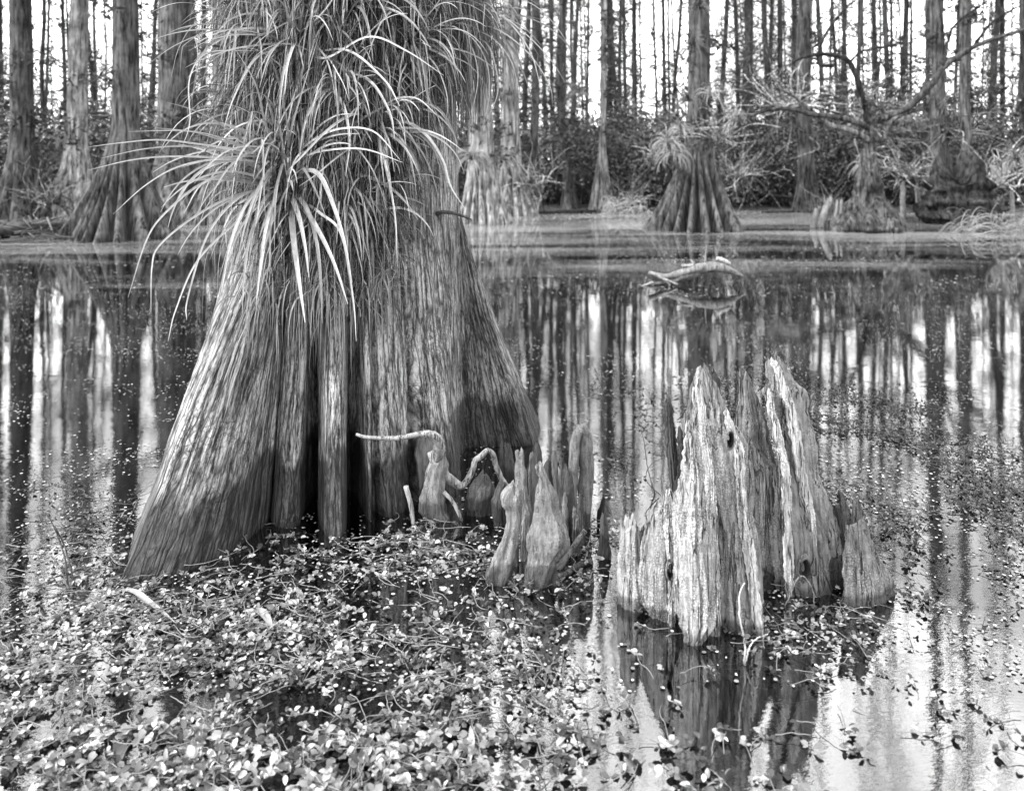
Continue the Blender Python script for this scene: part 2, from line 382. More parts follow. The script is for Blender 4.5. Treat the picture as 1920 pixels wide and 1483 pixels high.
for k, am in ((22, .022), (60, .010), (150, .006), (340, .0045)):
    disp += am * (np.abs(vn(u * k + 3 * vn(u * 6, Zg * 1.1, 6) * 0, Zg * k * .035 + k, k) - .5) * 2 - .5) * np.clip(.5 + W, .5, 1.2)
disp += .035 * (fbm(u * 14, Zg * 1.4, 3) - .5)
nx_, ny_ = PX / (rad + 1e-6), PY / (rad + 1e-6)
PX = PX + nx_ * disp; PY = PY + ny_ * disp
RAD = np.sqrt(PX ** 2 + PY ** 2)
mb = MB(); m_ = len(zr); i = np.arange(m_ - 1)[:, None] * NS; j = np.arange(NS)[None]; k = (j + 1) % NS
lean = -.02 * np.maximum(Zg - 2.2, 0)
mb.add(np.stack([PX + AX[0] + lean, PY + AX[1], Zg], -1), np.stack([i + j, i + k, i + NS + k, i + NS + j], -1))
UV = np.stack([np.broadcast_to(u * 3.4, Zg.shape), Zg], -1).reshape(-1, 2)
big = thing('cypress_tree', 'huge fluted cypress trunk in the foreground, wrapped in air plants', 'tree', (AX[0], AX[1], 0))
tr_o = recentre(mb.build('trunk', M_TRUNK, big, True, UV), (AX[0], AX[1], 0))
def trunk_r(x, y, z):                       # trunk radius in the direction of a point
    a = math.atan2(y - AX[1], x - AX[0]); a = a if a >= angs[0] else a + 2 * math.pi
    s = min(int(np.searchsorted(angs, a)), NS - 1); r_ = min(int(np.searchsorted(zr, z)), m_ - 1); return RAD[r_, s]
# ------------------------------------------------------------------ generic traced body: rows of (y, left, right) in a crop give its outline; it gets its own distance, thickness and relief
def loft(rows, D, org=(0, 0), s=1., depth=.6, n=36, m=60, dmin=.012, dmax=.3, curve=0., rough=.12, leany=0., zbot=-.3, yaw=0., seed=0, tone=.5, flute=0., jit=0.):
    rows = np.array(rows, float); Y = org[1] + rows[:, 0] / s; L = org[0] + rows[:, 1] / s; Rr = org[0] + rows[:, 2] / s
    pl = np.array([PD(a, b, D) for a, b in zip(L, Y)]); pr = np.array([PD(a, b, D) for a, b in zip(Rr, Y)])
    z = pl[:, 2]; o = np.argsort(-z); z, xl, xr = z[o], pl[o, 0], pr[o, 0]
    zz = z[0] + (zbot - z[0]) * np.linspace(0, 1, m) ** 1.0
    f = lambda v: np.interp(-zz, -z, v)
    xl_, xr_ = f(xl), f(xr)
    kk = np.array([.25, .5, .25])
    for _ in range(1):
        xl_[1:-1] = np.convolve(xl_, kk, 'valid'); xr_[1:-1] = np.convolve(xr_, kk, 'valid')
    if jit:
        xl_ = xl_ + jit * (fbm(zz * 70 + seed, zz * 0 + 3.1, 4) - .5); xr_ = xr_ + jit * (fbm(zz * 70 + seed, zz * 0 + 9.7, 4) - .5)
    cx = (xl_ + xr_) / 2; a = np.maximum((xr_ - xl_) / 2, .002) * 1.0; a0 = a.copy()
    a[0] *= .55
    b = np.clip(a * depth, dmin, dmax); b[0] *= .5
    b = np.minimum(b, dmax)
    th = np.linspace(0, 2 * math.pi, n, endpoint=False)
    ct, st = np.cos(th)[None], np.sin(th)[None]
    e = .75
    ux = np.sign(ct) * np.abs(ct) ** e; uy = np.sign(st) * np.abs(st) ** e
    q = zz[:, None] * 14 + seed
    arc = th[None] / (2 * math.pi)
    nz = (vn(arc * 9 + seed * 1.7, q * .35, 9) - .5) * 1.2 + (vn(arc * 18 + seed, q * .8, 18) - .5) * .7 + (vn(arc * 36 + seed, q * .9, 36) - .5) * .35
    rr = 1 + rough * nz * 2
    if flute: rr = rr * (1 + flute * (np.abs(vn(arc * 20 + seed, q * .09, 20) - .5) * 2 - .4))
    X = a[:, None] * ux * rr; Yy = b[:, None] * uy * rr + curve * (ux ** 2) * a[:, None]
    cy, sy = math.cos(yaw), math.sin(yaw)
    VX = cx[:, None] + X * cy - Yy * sy * .6; VY = D + X * sy + Yy * cy + leany * (zz[:, None])
    jz = zz[:, None] + np.where(np.arange(m)[:, None] < 14, 1, 0) * (vn(arc * 16 + seed * 3.3, q * 0, 16) - .5) * a0[:14].mean() * 2.2 * (1 - np.arange(m)[:, None] / 14)
    V = np.stack([VX, VY, jz + 0 * VX], -1).reshape(-1, 3)
    i = np.arange(m - 1)[:, None] * n; j = np.arange(n)[None]; k = (j + 1) % n
    Q = np.stack([i + j, i + n + j, i + n + k, i + k], -1).reshape(-1, 4)
    V = np.vstack([V, V[:n].mean(0)[None] - (0, 0, .004)]); j = np.arange(n); T = np.stack([j, (j + 1) % n, np.full(n, m * n)], 1)
    return V, Q, T, (cx[-1], D, 0), tone
def loft_obj(name, mat, parent, *a, **k):
    V, Q, T, c, tone = loft(*a, **k); mb = MB(); mb.add(V, Q, T, tone); o = mb.build(name, mat, None); 
    if parent is None: recentre(o, c)
    else:
        recentre_p = parent.location; co = V - np.array(recentre_p)[None]; o.data.vertices.foreach_set('co', co.astype(np.float32).ravel()); o.data.update(); o.parent = parent
    return o

# ------------------------------------------------------------------ the hollow stump
so, ss = (1100, 660), 2.556
sx, sy_ = G(1420, 1150)
stump = thing('hollow_stump', 'tall jagged hollow stump with pale cracked spires standing in the water', 'stump', (sx, sy_, 0))
A_ = [(122, 572, 600), (145, 560, 622), (190, 555, 645), (240, 560, 660), (300, 560, 685), (340, 556, 695), (420, 548, 742), (510, 552, 782), (560, 562, 778), (640, 588, 775), (720, 598, 782), (800, 612, 792), (900, 634, 812), (1000, 636, 824), (1150, 616, 832), (1300, 620, 848), (1345, 632, 858)]
B_ = [(352, 494, 508), (380, 488, 518), (480, 485, 538), (540, 480, 550), (600, 475, 560), (700, 455, 570), (760, 445, 575), (850, 440, 572), (950, 440, 574), (1050, 444, 580), (1180, 442, 612), (1300, 462, 600), (1420, 476, 530)]
C_ = [(678, 388, 412), (700, 375, 420), (745, 348, 430), (790, 318, 438), (840, 298, 442), (920, 276, 446), (1000, 266, 446), (1100, 268, 446), (1220, 278, 446), (1300, 330, 440)]
shards = [  # rows, base y in photo, depth, curve, yaw, roughness, lean, tone (lit ridges and shaded right plates put into it)
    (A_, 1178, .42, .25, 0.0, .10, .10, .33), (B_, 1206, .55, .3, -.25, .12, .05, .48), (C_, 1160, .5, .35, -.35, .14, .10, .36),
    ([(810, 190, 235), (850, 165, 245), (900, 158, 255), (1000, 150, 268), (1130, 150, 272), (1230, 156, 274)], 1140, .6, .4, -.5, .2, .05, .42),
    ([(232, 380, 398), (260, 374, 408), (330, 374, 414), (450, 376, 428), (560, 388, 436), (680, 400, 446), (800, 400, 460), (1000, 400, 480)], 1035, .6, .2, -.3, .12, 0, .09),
    ([(375, 445, 462), (400, 434, 474), (430, 436, 478), (520, 446, 478), (620, 430, 480), (800, 430, 500)], 1040, .6, .2, 0, .15, 0, .07),  # small hollow at the back, its shade put into a dark piece
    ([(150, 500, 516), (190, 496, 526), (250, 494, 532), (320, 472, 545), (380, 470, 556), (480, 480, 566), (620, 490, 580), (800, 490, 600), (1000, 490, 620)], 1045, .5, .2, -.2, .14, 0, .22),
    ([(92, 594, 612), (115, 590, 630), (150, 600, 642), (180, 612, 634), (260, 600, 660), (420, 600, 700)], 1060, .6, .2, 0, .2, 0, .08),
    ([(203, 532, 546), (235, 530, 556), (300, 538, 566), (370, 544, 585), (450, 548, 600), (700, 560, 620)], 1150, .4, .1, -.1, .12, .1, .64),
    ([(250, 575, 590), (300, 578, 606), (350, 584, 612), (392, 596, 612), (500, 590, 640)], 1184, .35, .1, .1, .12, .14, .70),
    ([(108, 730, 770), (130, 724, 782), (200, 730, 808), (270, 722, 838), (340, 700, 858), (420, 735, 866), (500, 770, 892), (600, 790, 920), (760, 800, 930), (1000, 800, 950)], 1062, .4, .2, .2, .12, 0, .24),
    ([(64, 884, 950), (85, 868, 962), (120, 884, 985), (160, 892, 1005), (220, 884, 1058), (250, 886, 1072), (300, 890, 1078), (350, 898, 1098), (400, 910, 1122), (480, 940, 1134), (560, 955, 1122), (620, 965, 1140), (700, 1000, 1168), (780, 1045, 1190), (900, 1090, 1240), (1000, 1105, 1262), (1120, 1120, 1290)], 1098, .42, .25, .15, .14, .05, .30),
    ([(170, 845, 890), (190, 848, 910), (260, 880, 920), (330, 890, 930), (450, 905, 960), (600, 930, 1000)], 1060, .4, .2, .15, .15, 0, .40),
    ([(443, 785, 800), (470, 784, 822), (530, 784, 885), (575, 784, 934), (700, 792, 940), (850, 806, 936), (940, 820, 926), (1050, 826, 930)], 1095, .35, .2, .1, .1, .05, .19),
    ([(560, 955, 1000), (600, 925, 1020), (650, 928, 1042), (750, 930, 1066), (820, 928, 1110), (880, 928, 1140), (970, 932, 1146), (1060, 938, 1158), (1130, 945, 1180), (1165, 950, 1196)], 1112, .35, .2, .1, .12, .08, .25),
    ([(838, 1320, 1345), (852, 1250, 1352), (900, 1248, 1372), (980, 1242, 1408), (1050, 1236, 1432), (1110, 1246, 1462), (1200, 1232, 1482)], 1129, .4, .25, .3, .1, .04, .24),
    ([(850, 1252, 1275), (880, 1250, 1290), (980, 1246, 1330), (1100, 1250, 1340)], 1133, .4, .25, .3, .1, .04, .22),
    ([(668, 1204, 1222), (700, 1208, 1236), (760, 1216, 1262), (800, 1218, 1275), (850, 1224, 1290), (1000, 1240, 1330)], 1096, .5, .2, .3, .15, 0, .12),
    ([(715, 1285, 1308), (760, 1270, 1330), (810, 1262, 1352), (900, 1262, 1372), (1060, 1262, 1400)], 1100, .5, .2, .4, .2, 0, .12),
    ([(820, 640, 700), (900, 560, 900), (1000, 500, 1050), (1150, 470, 1150)], 1075, .8, .1, 0, .2, 0, .06),  # core fill behind the spires, the hollow's shade put into its tone
    ([(325, 690, 708), (420, 704, 742), (500, 732, 780), (640, 742, 778), (800, 752, 794), (1000, 778, 826), (1200, 796, 838), (1320, 812, 850)], 1192, .7, .1, .1, .14, .12, .66),  # ridge pieces from here, their lit edges put into a pale tone
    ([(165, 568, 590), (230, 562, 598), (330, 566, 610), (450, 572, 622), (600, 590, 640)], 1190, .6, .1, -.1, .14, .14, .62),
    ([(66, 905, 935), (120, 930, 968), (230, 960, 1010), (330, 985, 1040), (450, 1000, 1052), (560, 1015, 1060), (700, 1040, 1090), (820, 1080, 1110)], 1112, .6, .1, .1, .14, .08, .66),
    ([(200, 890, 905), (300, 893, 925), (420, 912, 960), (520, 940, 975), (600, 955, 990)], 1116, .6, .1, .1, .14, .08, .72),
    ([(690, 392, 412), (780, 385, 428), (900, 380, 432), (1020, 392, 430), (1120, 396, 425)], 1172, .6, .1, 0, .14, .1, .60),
    ([(880, 1000, 1240), (960, 960, 1300), (1150, 950, 1380)], 1085, .6, .1, 0, .2, 0, .06),  # core fill on the right, toned dark for the shaded inside
    ([(700, 480, 560), (800, 470, 600), (1000, 460, 640)], 1060, .6, .1, 0, .2, 0, .06),  # core fill on the left, shade of the gaps put into its tone
]
for q, (rows, yb, dp, cv, yw, rg, ln, tone) in enumerate(shards):      # splinters, ridge pieces and dark core fill each stand on their own foot
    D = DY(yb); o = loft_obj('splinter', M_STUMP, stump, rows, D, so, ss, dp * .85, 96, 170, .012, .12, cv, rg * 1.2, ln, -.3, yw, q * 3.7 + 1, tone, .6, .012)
    if q == 0: o['label'] = 'tallest pale front splinter with two tips'
    if q == 11: o['label'] = 'thick leaning right hand splinter with cracked crown'
# knot holes: rimmed pits in the front plate, inner shade put into the tone
for hx, hy, hr, D in ((1050, 1045, .020, DY(1112) - .045), (402, 1052, .014, DY(1160) - .05), (690, 425, .014, DY(1178) - .045)):
    c = PD(so[0] + hx / ss, so[1] + hy / ss, D); mbh = MB(); th = np.linspace(0, 2 * math.pi, 20, endpoint=False)
    V = []; 
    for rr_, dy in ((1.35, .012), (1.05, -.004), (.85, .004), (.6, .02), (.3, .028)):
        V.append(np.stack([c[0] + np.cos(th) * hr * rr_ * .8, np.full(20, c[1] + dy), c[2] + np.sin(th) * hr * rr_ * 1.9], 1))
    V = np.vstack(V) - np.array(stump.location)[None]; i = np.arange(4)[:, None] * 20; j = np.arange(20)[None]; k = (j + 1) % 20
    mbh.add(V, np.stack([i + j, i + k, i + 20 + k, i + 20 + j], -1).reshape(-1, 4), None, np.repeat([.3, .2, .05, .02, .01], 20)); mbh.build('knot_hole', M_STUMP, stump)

# ------------------------------------------------------------------ cypress knees and loose roots
ko, ks = (640, 760), 3.84
knees = [
 ([(583, 1218, 1265), (605, 1190, 1282), (650, 1155, 1290), (700, 1150, 1290), (760, 1185, 1282), (850, 1186, 1280), (930, 1165, 1272), (1000, 1140, 1262), (1100, 1085, 1248), (1180, 1040, 1240), (1220, 1025, 1225), (1290, 1035, 1190)], 1094, .55, .5, 'pale hunched knee with a spreading foot, front left of the knee cluster'),
 ([(445, 1400, 1440), (470, 1392, 1460), (505, 1420, 1472), (535, 1432, 1490), (600, 1410, 1512), (660, 1400, 1546), (760, 1396, 1556), (850, 1392, 1600), (960, 1348, 1642), (1030, 1342, 1625), (1090, 1358, 1560), (1180, 1340, 1520), (1310, 1325, 1470)], 1098, .5, .46, 'tallest front knee with a small knob on its tip, right of the hunched knee'),
 ([(338, 1262, 1308), (355, 1254, 1314), (430, 1262, 1315), (460, 1250, 1326), (560, 1250, 1332), (700, 1268, 1345), (850, 1290, 1385), (1000, 1290, 1400)], 1015, .6, .45, 'straight grey knee rising directly behind the pale hunched knee'),
 ([(352, 1358, 1382), (400, 1352, 1390), (500, 1350, 1400), (700, 1350, 1410), (900, 1350, 1420)], 1005, .6, .4, 'narrow grey knee between the two tallest knees at the back'),
 ([(408, 1475, 1500), (430, 1456, 1512), (520, 1456, 1518), (620, 1470, 1525), (800, 1470, 1540)], 985, .6, .3, 'dark round-topped knee behind the knobbed knee'),
 ([(343, 1524, 1544), (370, 1516, 1552), (480, 1514, 1560), (600, 1530, 1580), (750, 1550, 1600), (900, 1550, 1620)], 990, .6, .38, 'slim upright knee just left of the tall looped root'),
 ([(213, 1144, 1156), (300, 1139, 1165), (380, 1136, 1174), (450, 1130, 1200), (520, 1130, 1250), (600, 1130, 1260)], 905, .7, .3, 'thin finger-like dark knee in the black water behind the cluster'),
 ([(288, 1176, 1205), (310, 1170, 1220), (380, 1172, 1230), (480, 1172, 1256), (580, 1170, 1262)], 915, .7, .26, 'squat dark knee beside the finger-like knee'),
 ([(523, 1018, 1045), (545, 995, 1070), (590, 935, 1096), (640, 912, 1096), (720, 905, 1085), (790, 930, 1060)], 966, .5, .34, 'broad ribbed knee under the arching root'),
 ([(570, 1150, 1180), (620, 1110, 1200), (700, 1085, 1192), (800, 1088, 1190), (880, 1108, 1192)], 985, .5, .3, 'low ribbed knee between arching root and hunched knee'),
 ([(366, 732, 745), (400, 700, 752), (450, 655, 765), (530, 622, 742), (600, 600, 734), (680, 578, 732), (780, 565, 745), (815, 600, 776)], 976, .35, .46, 'flat wedge-shaped knee with a pointed top beside the big trunk'),
 ([(455, 1615, 1640), (500, 1600, 1655), (600, 1590, 1668), (720, 1590, 1680), (900, 1600, 1700)], 1010, .6, .28, 'dark knee at the foot of the tall looped root'),
 ([(655, 1712, 1728), (700, 1704, 1738), (800, 1700, 1748), (950, 1690, 1760)], 1022, .7, .3, 'small pointed knee right of the knobbed knee'),
 ([(740, 1668, 1690), (800, 1664, 1690), (950, 1660, 1695)], 1035, .8, .42, 'thin stub of a knee between the knobbed knee and the leaning stick'),
 ([(1045, 1480, 1508), (1070, 1468, 1520), (1120, 1462, 1530), (1200, 1455, 1560), (1280, 1450, 1580)], 1094, .6, .4, 'low rounded knob knee at the foot of the knobbed knee'),
 ([(280, 1400, 1425), (320, 1392, 1440), (450, 1390, 1445), (600, 1400, 1460)], 950, .6, .28, 'dark knee at the very back of the cluster'),
 ([(790, 1880, 1900), (830, 1868, 1912), (920, 1866, 1925), (1000, 1860, 1935), (1080, 1850, 1945)], 1045, .6, .32, 'short split knee standing between the cluster and the jagged stump'),
 ([(650, 1888, 1898), (700, 1874, 1896), (780, 1850, 1890), (850, 1850, 1890)], 985, .6, .12, 'black pointed snag in bright water left of the jagged stump'),
]
for q, (rows, yb, dp, tone, lab) in enumerate(knees):
    o = loft_obj('cypress_knee', M_KNEE, None, rows, DY(yb), ko, ks, dp, 56, 90, .012, .11, .15, .2, .03, -.25, 0, q * 5.1 + 2, tone * .85 * (1. if tone > .44 else .8 if tone > .37 else .55), .34, .008)
    tag(o, lab, 'cypress knee', 'cypress knees beside the big trunk')
for q, (x, yt, w_, yb) in enumerate(((1330, 470, 30, 1000), (1578, 470, 34, 1000), (1440, 640, 40, 1030), (1575, 760, 46, 1050), (1262, 930, 30, 1060), (1610, 640, 36, 1015), (1645, 520, 26, 995), (1500, 560, 36, 1000), (1320, 800, 40, 1050), (1225, 640, 30, 1000), (1700, 820, 26, 1040))):
    o = loft_obj('cypress_knee', M_KNEE, None, [(yt, x - w_ * .15, x + w_ * .2), (yt + 30, x - w_ * .4, x + w_ * .35), (yt + 110, x - w_ * .45, x + w_ * .55), (yt + 260, x - w_ * .7, x + w_ * .7), (yt + 420, x - w_, x + w_)], DY(yb), ko, ks, .7, 40, 60, .01, .1, .1, .22, .02, -.25, 0, 60 + q * 2.9, .2 + .1 * (q % 3), .34, .01)
    tag(o, 'small grey knee spike packed inside the knee cluster', 'cypress knee', 'small spikes inside the knee cluster')
def kp(x, y, D): return PD(ko[0] + x / ks, ko[1] + y / ks, D)
def root(name, pts, rad, label, cat, n=14, mat=M_ROOT, tone=.5, m=50, parent=None, rough=.18):
    mb = MB(); P = spline(pts, m); r_ = np.interp(np.linspace(0, 1, m), np.linspace(0, 1, len(rad)), rad)
    P = P + (rng.random((m, 3)) - .5) * np.array(r_)[:, None] * .12
    tube(mb, P, r_, n, tone, rough); o = mb.build(name, mat)
    if parent is None: recentre(o, (P[0][0], P[0][1], 0)); tag(o, label, cat)
    else: 
        v = np.concatenate(mb.V) - np.array(parent.location)[None]; o.data.vertices.foreach_set('co', v.astype(np.float32).ravel()); o.data.update(); o.parent = parent
    return o
Da = DY(962)
root('arching_root', [kp(670, 330, Da - .02), kp(705, 430, Da - .02), kp(745, 505, Da - .02), kp(800, 545, Da), kp(862, 582, Da), kp(912, 530, Da), kp(950, 450, Da), kp(962, 400, Da), kp(1010, 362, Da), kp(1052, 325, Da), kp(1090, 350, Da + .02), kp(1112, 430, Da + .04), kp(1150, 520, Da + .06), kp(1200, 620, Da + .08), kp(1215, 820, Da + .1)],
     [.03, .026, .022, .018, .015, .013, .012, .012, .011, .01, .012, .011, .012, .014], 'pale thin root arching up in a loop between trunk and knees', 'root')
Dl = DY(995)
root('looped_root', [kp(1668, 900, Dl), kp(1668, 600, Dl), kp(1672, 400, Dl), kp(1692, 240, Dl), kp(1722, 172, Dl), kp(1752, 215, Dl + .02), kp(1762, 400, Dl + .03), kp(1755, 650, Dl + .03), kp(1752, 960, Dl + .03)],
     [.016, .017, .02, .02, .021, .026, .030, .028, .026], 'tall dark root bent over in a narrow hairpin at the right of the knees', 'root', 16, M_KNEE, .34, 60, None, .25)
def stick(pts, r0, r1, label, D, tone=.24, o=ko, s_=ks, name='stick', mat=M_ROOT):
    P = [PD(o[0] + x / s_, o[1] + y / s_, d) for (x, y), d in zip(pts, D if isinstance(D, (list, tuple)) else [D] * len(pts))]
    return root(name, P, [r0, r1], label, 'stick', 8, mat, tone, 24, None, .15)
Dk = DY(1075)
stick([(1560, 1180), (1650, 1050), (1755, 900)], .011, .009, 'smooth pale stick leaning across the foot of the knees', [Dk, Dk + .02, Dk + .06])
stick([(520, 860), (500, 720), (465, 580)], .008, .011, 'short pale stub with a flat top standing in the water before the trunk', DY(985), .55)
stick([(885, 890), (850, 790), (800, 690), (735, 620)], .007, .009, 'knobbly twig leaning towards the wedge-shaped knee', DY(975), .5)
stick([(1490, 1260), (1600, 1220), (1720, 1150), (1800, 1120)], .010, .012, 'dark bent stick lying at the foot of the knee cluster', [DY(1088), DY(1082), DY(1062), DY(1055)], .2)
# hooked dead root on the trunk
Dh = DY(960)
hook = [kp(105, 208, Dh - .28), kp(200, 232, Dh - .27), kp(400, 236, Dh - .24), kp(540, 212, Dh - .20), kp(630, 205, Dh - .18), kp(688, 240, Dh - .15), kp(706, 290, Dh - .12), kp(690, 380, Dh - .04), kp(660, 480, Dh + .02), kp(640, 600, Dh + .04), kp(620, 780, Dh + .06)]
root('broken_root', hook, [.005, .007, .009, .011, .014, .019, .022, .026, .030, .032, .036], None, None, 16, M_ROOT, .52, 60, big)
loft_obj('root_flare', M_KNEE, big, [(215, 560, 620), (260, 540, 680), (330, 530, 690), (420, 540, 690), (500, 550, 680), (600, 560, 680), (800, 550, 700)], Dh + .10, ko, ks, .6, 50, 60, .012, .09, .3, .12, .0, -.2, 0, 3, .30, .4)

# ------------------------------------------------------------------ air plants and thatch on the trunk
def droop(p, d, L, g, n=14, collide=True, off=.01, wob=.0):
    P = [np.array(p, float)]; d = np.array(d, float); d /= np.linalg.norm(d); st = L / (n - 1); kk_ = int(n * rng.uniform(.35, .8)) if rng.random() < .16 else -1
    for k in range(n - 1):
        d = d + np.array((0, 0, -g * st * (1 + 1.5 * k / n))) + (rng.random(3) - .5) * wob
        if k == kk_: d = d * .35 + np.array((0, 0, -1.)) + rng.normal(size=3) * .3          # a creased, broken blade
        d /= np.linalg.norm(d); q = P[-1] + d * st
        if collide and q[2] > -.2:
            v = q[:2] - AX; r_ = math.hypot(*v); rt = trunk_r(q[0], q[1], q[2]) + off
            if r_ < rt: q[:2] = AX + v / max(r_, 1e-6) * rt
        P.append(q)
    return np.array(P)
def on_trunk(px, py, off=.0):              # where the sight line meets the trunk surface (marching)
    dx, dy, dz = ray(px, py); t = 2.2
    for _ in range(260):
        p = np.array((dx * t, dy * t, CAMH + dz * t))
        if math.hypot(*(p[:2] - AX)) < trunk_r(*p) + off: return p
        t += .01
    return np.array((dx * 3.6, dy * 3.6, CAMH + dz * 3.6))
def air_plant(px, py, label, nleaf, L0, L1, wd, off=.08, bias=(0, 0, 0), hand=(), tone=(.4, .75), g=3.2, roots=260, spread=1.):
    c = on_trunk(px, py, off); mb = MB(); outn = np.array((c[0] - AX[0], c[1] - AX[1], 0)); outn /= np.linalg.norm(outn)
    for q in range(nleaf):
        a = rng.random() * 2 * math.pi; el = rng.random() ** .7 * 1.25
        t1 = np.cross(outn, (0, 0, 1.)); ax = outn * .55 + np.array((0, 0, .65)); ax /= np.linalg.norm(ax); t2 = np.cross(ax, t1)
        d = ax * math.cos(el) + (t1 * math.cos(a) + t2 * math.sin(a)) * math.sin(el) * spread + np.array(bias) * rng.random()
        L = L0 + (L1 - L0) * rng.random(); ww = wd * (.6 + .7 * rng.random())
        P = droop(c + d * .01, d, L, g * (.15 + 1.1 * rng.random()), 16, True, .012, .06)
        ribbon(mb, P, leafw(16, ww), tone[0] + (tone[1] - tone[0]) * rng.random(), .4)
    for pts, D1, ww in hand:
        n_ = len(pts); D0 = c[1]; P3 = [PD(x, y, D0 + (D1 - D0) * (k / (n_ - 1)) ** .7) for k, (x, y) in enumerate(pts)]
        ribbon(mb, spline(P3, 28), leafw(28, ww), tone[0] + (tone[1] - tone[0]) * (.4 + .6 * rng.random()), .4)
    pl = thing('air_plant', label, 'air plant', tuple(c), 0, 'air plants growing on the big trunk')
    o = mb.build('leaf_rosette', M_AIR, pl); co = np.concatenate(mb.V) - c[None]; o.data.vertices.foreach_set('co', co.astype(np.float32).ravel()); o.data.update()
    mb = MB()
    for q in range(roots):
        d = rng.normal(size=3) + outn * .4; P = droop(c + rng.normal(size=3) * .035 + outn * -.02, d, .05 + .12 * rng.random(), 2 + 4 * rng.random(), 7, False, 0, .9)
        ribbon(mb, P - c, np.full(7, .0022), .1 + .5 * rng.random(), .2)
    mb.build('root_tangle', M_THATCH, pl)
    return c
F = 3.0
air_plant(538, 362, 'largest air plant, broad pale leaves fanning down over the buttress, lowest on the trunk', 38, .32, .68, .021, .10, (-.2, -.1, .1),
    [([(545, 365), (550, 440), (560, 520), (572, 605)], 3.0, .030), ([(552, 368), (590, 420), (625, 490), (652, 570)], 3.0, .024), ([(545, 345), (572, 322), (600, 330), (625, 385), (645, 450), (660, 530)], 2.95, .026),
     ([(530, 372), (508, 420), (492, 480), (480, 570)], 2.95, .022), ([(520, 345), (475, 365), (435, 450), (412, 560)], 2.95, .022), ([(515, 350), (450, 370), (390, 440), (352, 560), (350, 600)], 2.95, .014),
     ([(505, 345), (430, 330), (370, 350), (310, 400), (275, 450), (240, 558)], 2.85, .016), ([(510, 350), (430, 372), (360, 410), (300, 460), (285, 500), (283, 590)], 2.85, .014), ([(520, 360), (440, 420), (370, 490), (330, 580), (315, 640)], 2.9, .012),
     ([(512, 340), (440, 325), (380, 345), (345, 400)], 2.9, .014), ([(560, 372), (600, 400), (640, 440), (662, 560), (668, 640)], 3.0, .014)], (.50, .95), 3.4)
air_plant(540, 300, 'air plant with long straight leaves reaching out left, just above the largest one', 30, .3, .6, .016, .10, (-.3, -.1, .2),
    [([(525, 300), (415, 264), (360, 248), (290, 240)], 2.9, .012), ([(520, 300), (410, 258), (340, 246), (240, 247)], 2.9, .012), ([(525, 305), (460, 285), (380, 272), (300, 263), (230, 268), (158, 277)], 2.85, .013),
     ([(520, 305), (430, 285), (350, 275), (270, 280), (190, 297)], 2.9, .013), ([(520, 308), (430, 298), (330, 294), (250, 300), (163, 320)], 2.9, .013), ([(520, 312), (470, 303), (400, 300), (330, 315), (270, 350), (212, 402)], 2.85, .013),
     ([(545, 325), (530, 290), (500, 270), (470, 290)], 3.0, .022), ([(545, 300), (590, 262), (640, 242), (700, 247), (750, 300)], 3.0, .016), ([(550, 305), (600, 285), (680, 280), (755, 305)], 3.0, .014),
     ([(535, 325), (545, 250), (570, 160), (600, 60)], 3.1, .012), ([(530, 310), (500, 240), (480, 160), (440, 90)], 3.0, .012)], (.48, .92), 3.0)
air_plant(705, 248, 'air plant at the right edge of the mass, one leaf curving down over bare bark', 40, .22, .50, .016, .09, (.1, 0, .1),
    [([(712, 240), (760, 230), (800, 255), (830, 300), (845, 350), (873, 393)], 3.15, .018), ([(700, 230), (735, 190), (780, 185), (818, 215)], 3.1, .014), ([(700, 245), (670, 215), (620, 240), (560, 300), (540, 320)], 3.05, .018), ([(700, 255), (720, 300), (740, 400), (745, 500)], 3.1, .014), ([(695, 255), (640, 290), (590, 330), (560, 350)], 3.0, .010)], (.42, .85), 3.6)
air_plant(560, 82, 'air plant high on the left front of the trunk with arching curls', 44, .25, .55, .017, .10, (-.1, 0, .1),
    [([(545, 82), (470, 60), (400, 60), (330, 85), (268, 128)], 2.9, .009), ([(530, 98), (450, 96), (385, 102), (355, 150), (356, 230), (340, 280)], 2.9, .009), ([(555, 78), (540, 30), (530, -20)], 3.1, .02), ([(560, 90), (610, 110), (690, 70), (760, 95), (832, 142)], 3.05, .016), ([(560, 70), (610, 20), (640, -30)], 3.1, .024), ([(570, 105), (650, 95), (720, 150), (750, 200)], 3.05, .015), ([(540, 90), (480, 110), (440, 180), (420, 240)], 3.0, .014)], (.40, .85), 3.6)
air_plant(868, 38, 'air plant at the upper right with thin dark leaves arching out over the water', 46, .3, .62, .010, .10, (.55, -.2, .2),
    [([(865, 25), (920, 20), (980, 60), (1030, 110), (1060, 155)], 3.2, .008), ([(870, 45), (930, 55), (990, 100), (1030, 160), (1036, 200)], 3.2, .008), ([(880, 10), (940, 30), (990, 90), (1010, 150), (1015, 190)], 3.2, .008), ([(860, 65), (910, 80), (930, 130), (932, 180), (905, 240)], 3.2, .009),
     ([(860, 50), (920, 70), (960, 120), (975, 200)], 3.2, .007), ([(862, 20), (930, -10), (1000, 10), (1050, 60), (1075, 110)], 3.2, .007), ([(860, 60), (905, 100), (918, 170), (900, 260)], 3.2, .008), ([(858, 60), (885, 90), (896, 150), (880, 230)], 3.2, .008)], (.16, .45), 3.2, 400)
air_plant(462, 190, 'withered dark air plant clinging to the left side of the trunk', 30, .15, .32, .014, .08, (-.3, 0, -.2), [], (.12, .35), 5.)
air_plant(650, 30, 'air plant at the top of the frame in the middle of the trunk', 40, .25, .55, .015, .10, (0, 0, 0), [], (.38, .75), 4.)
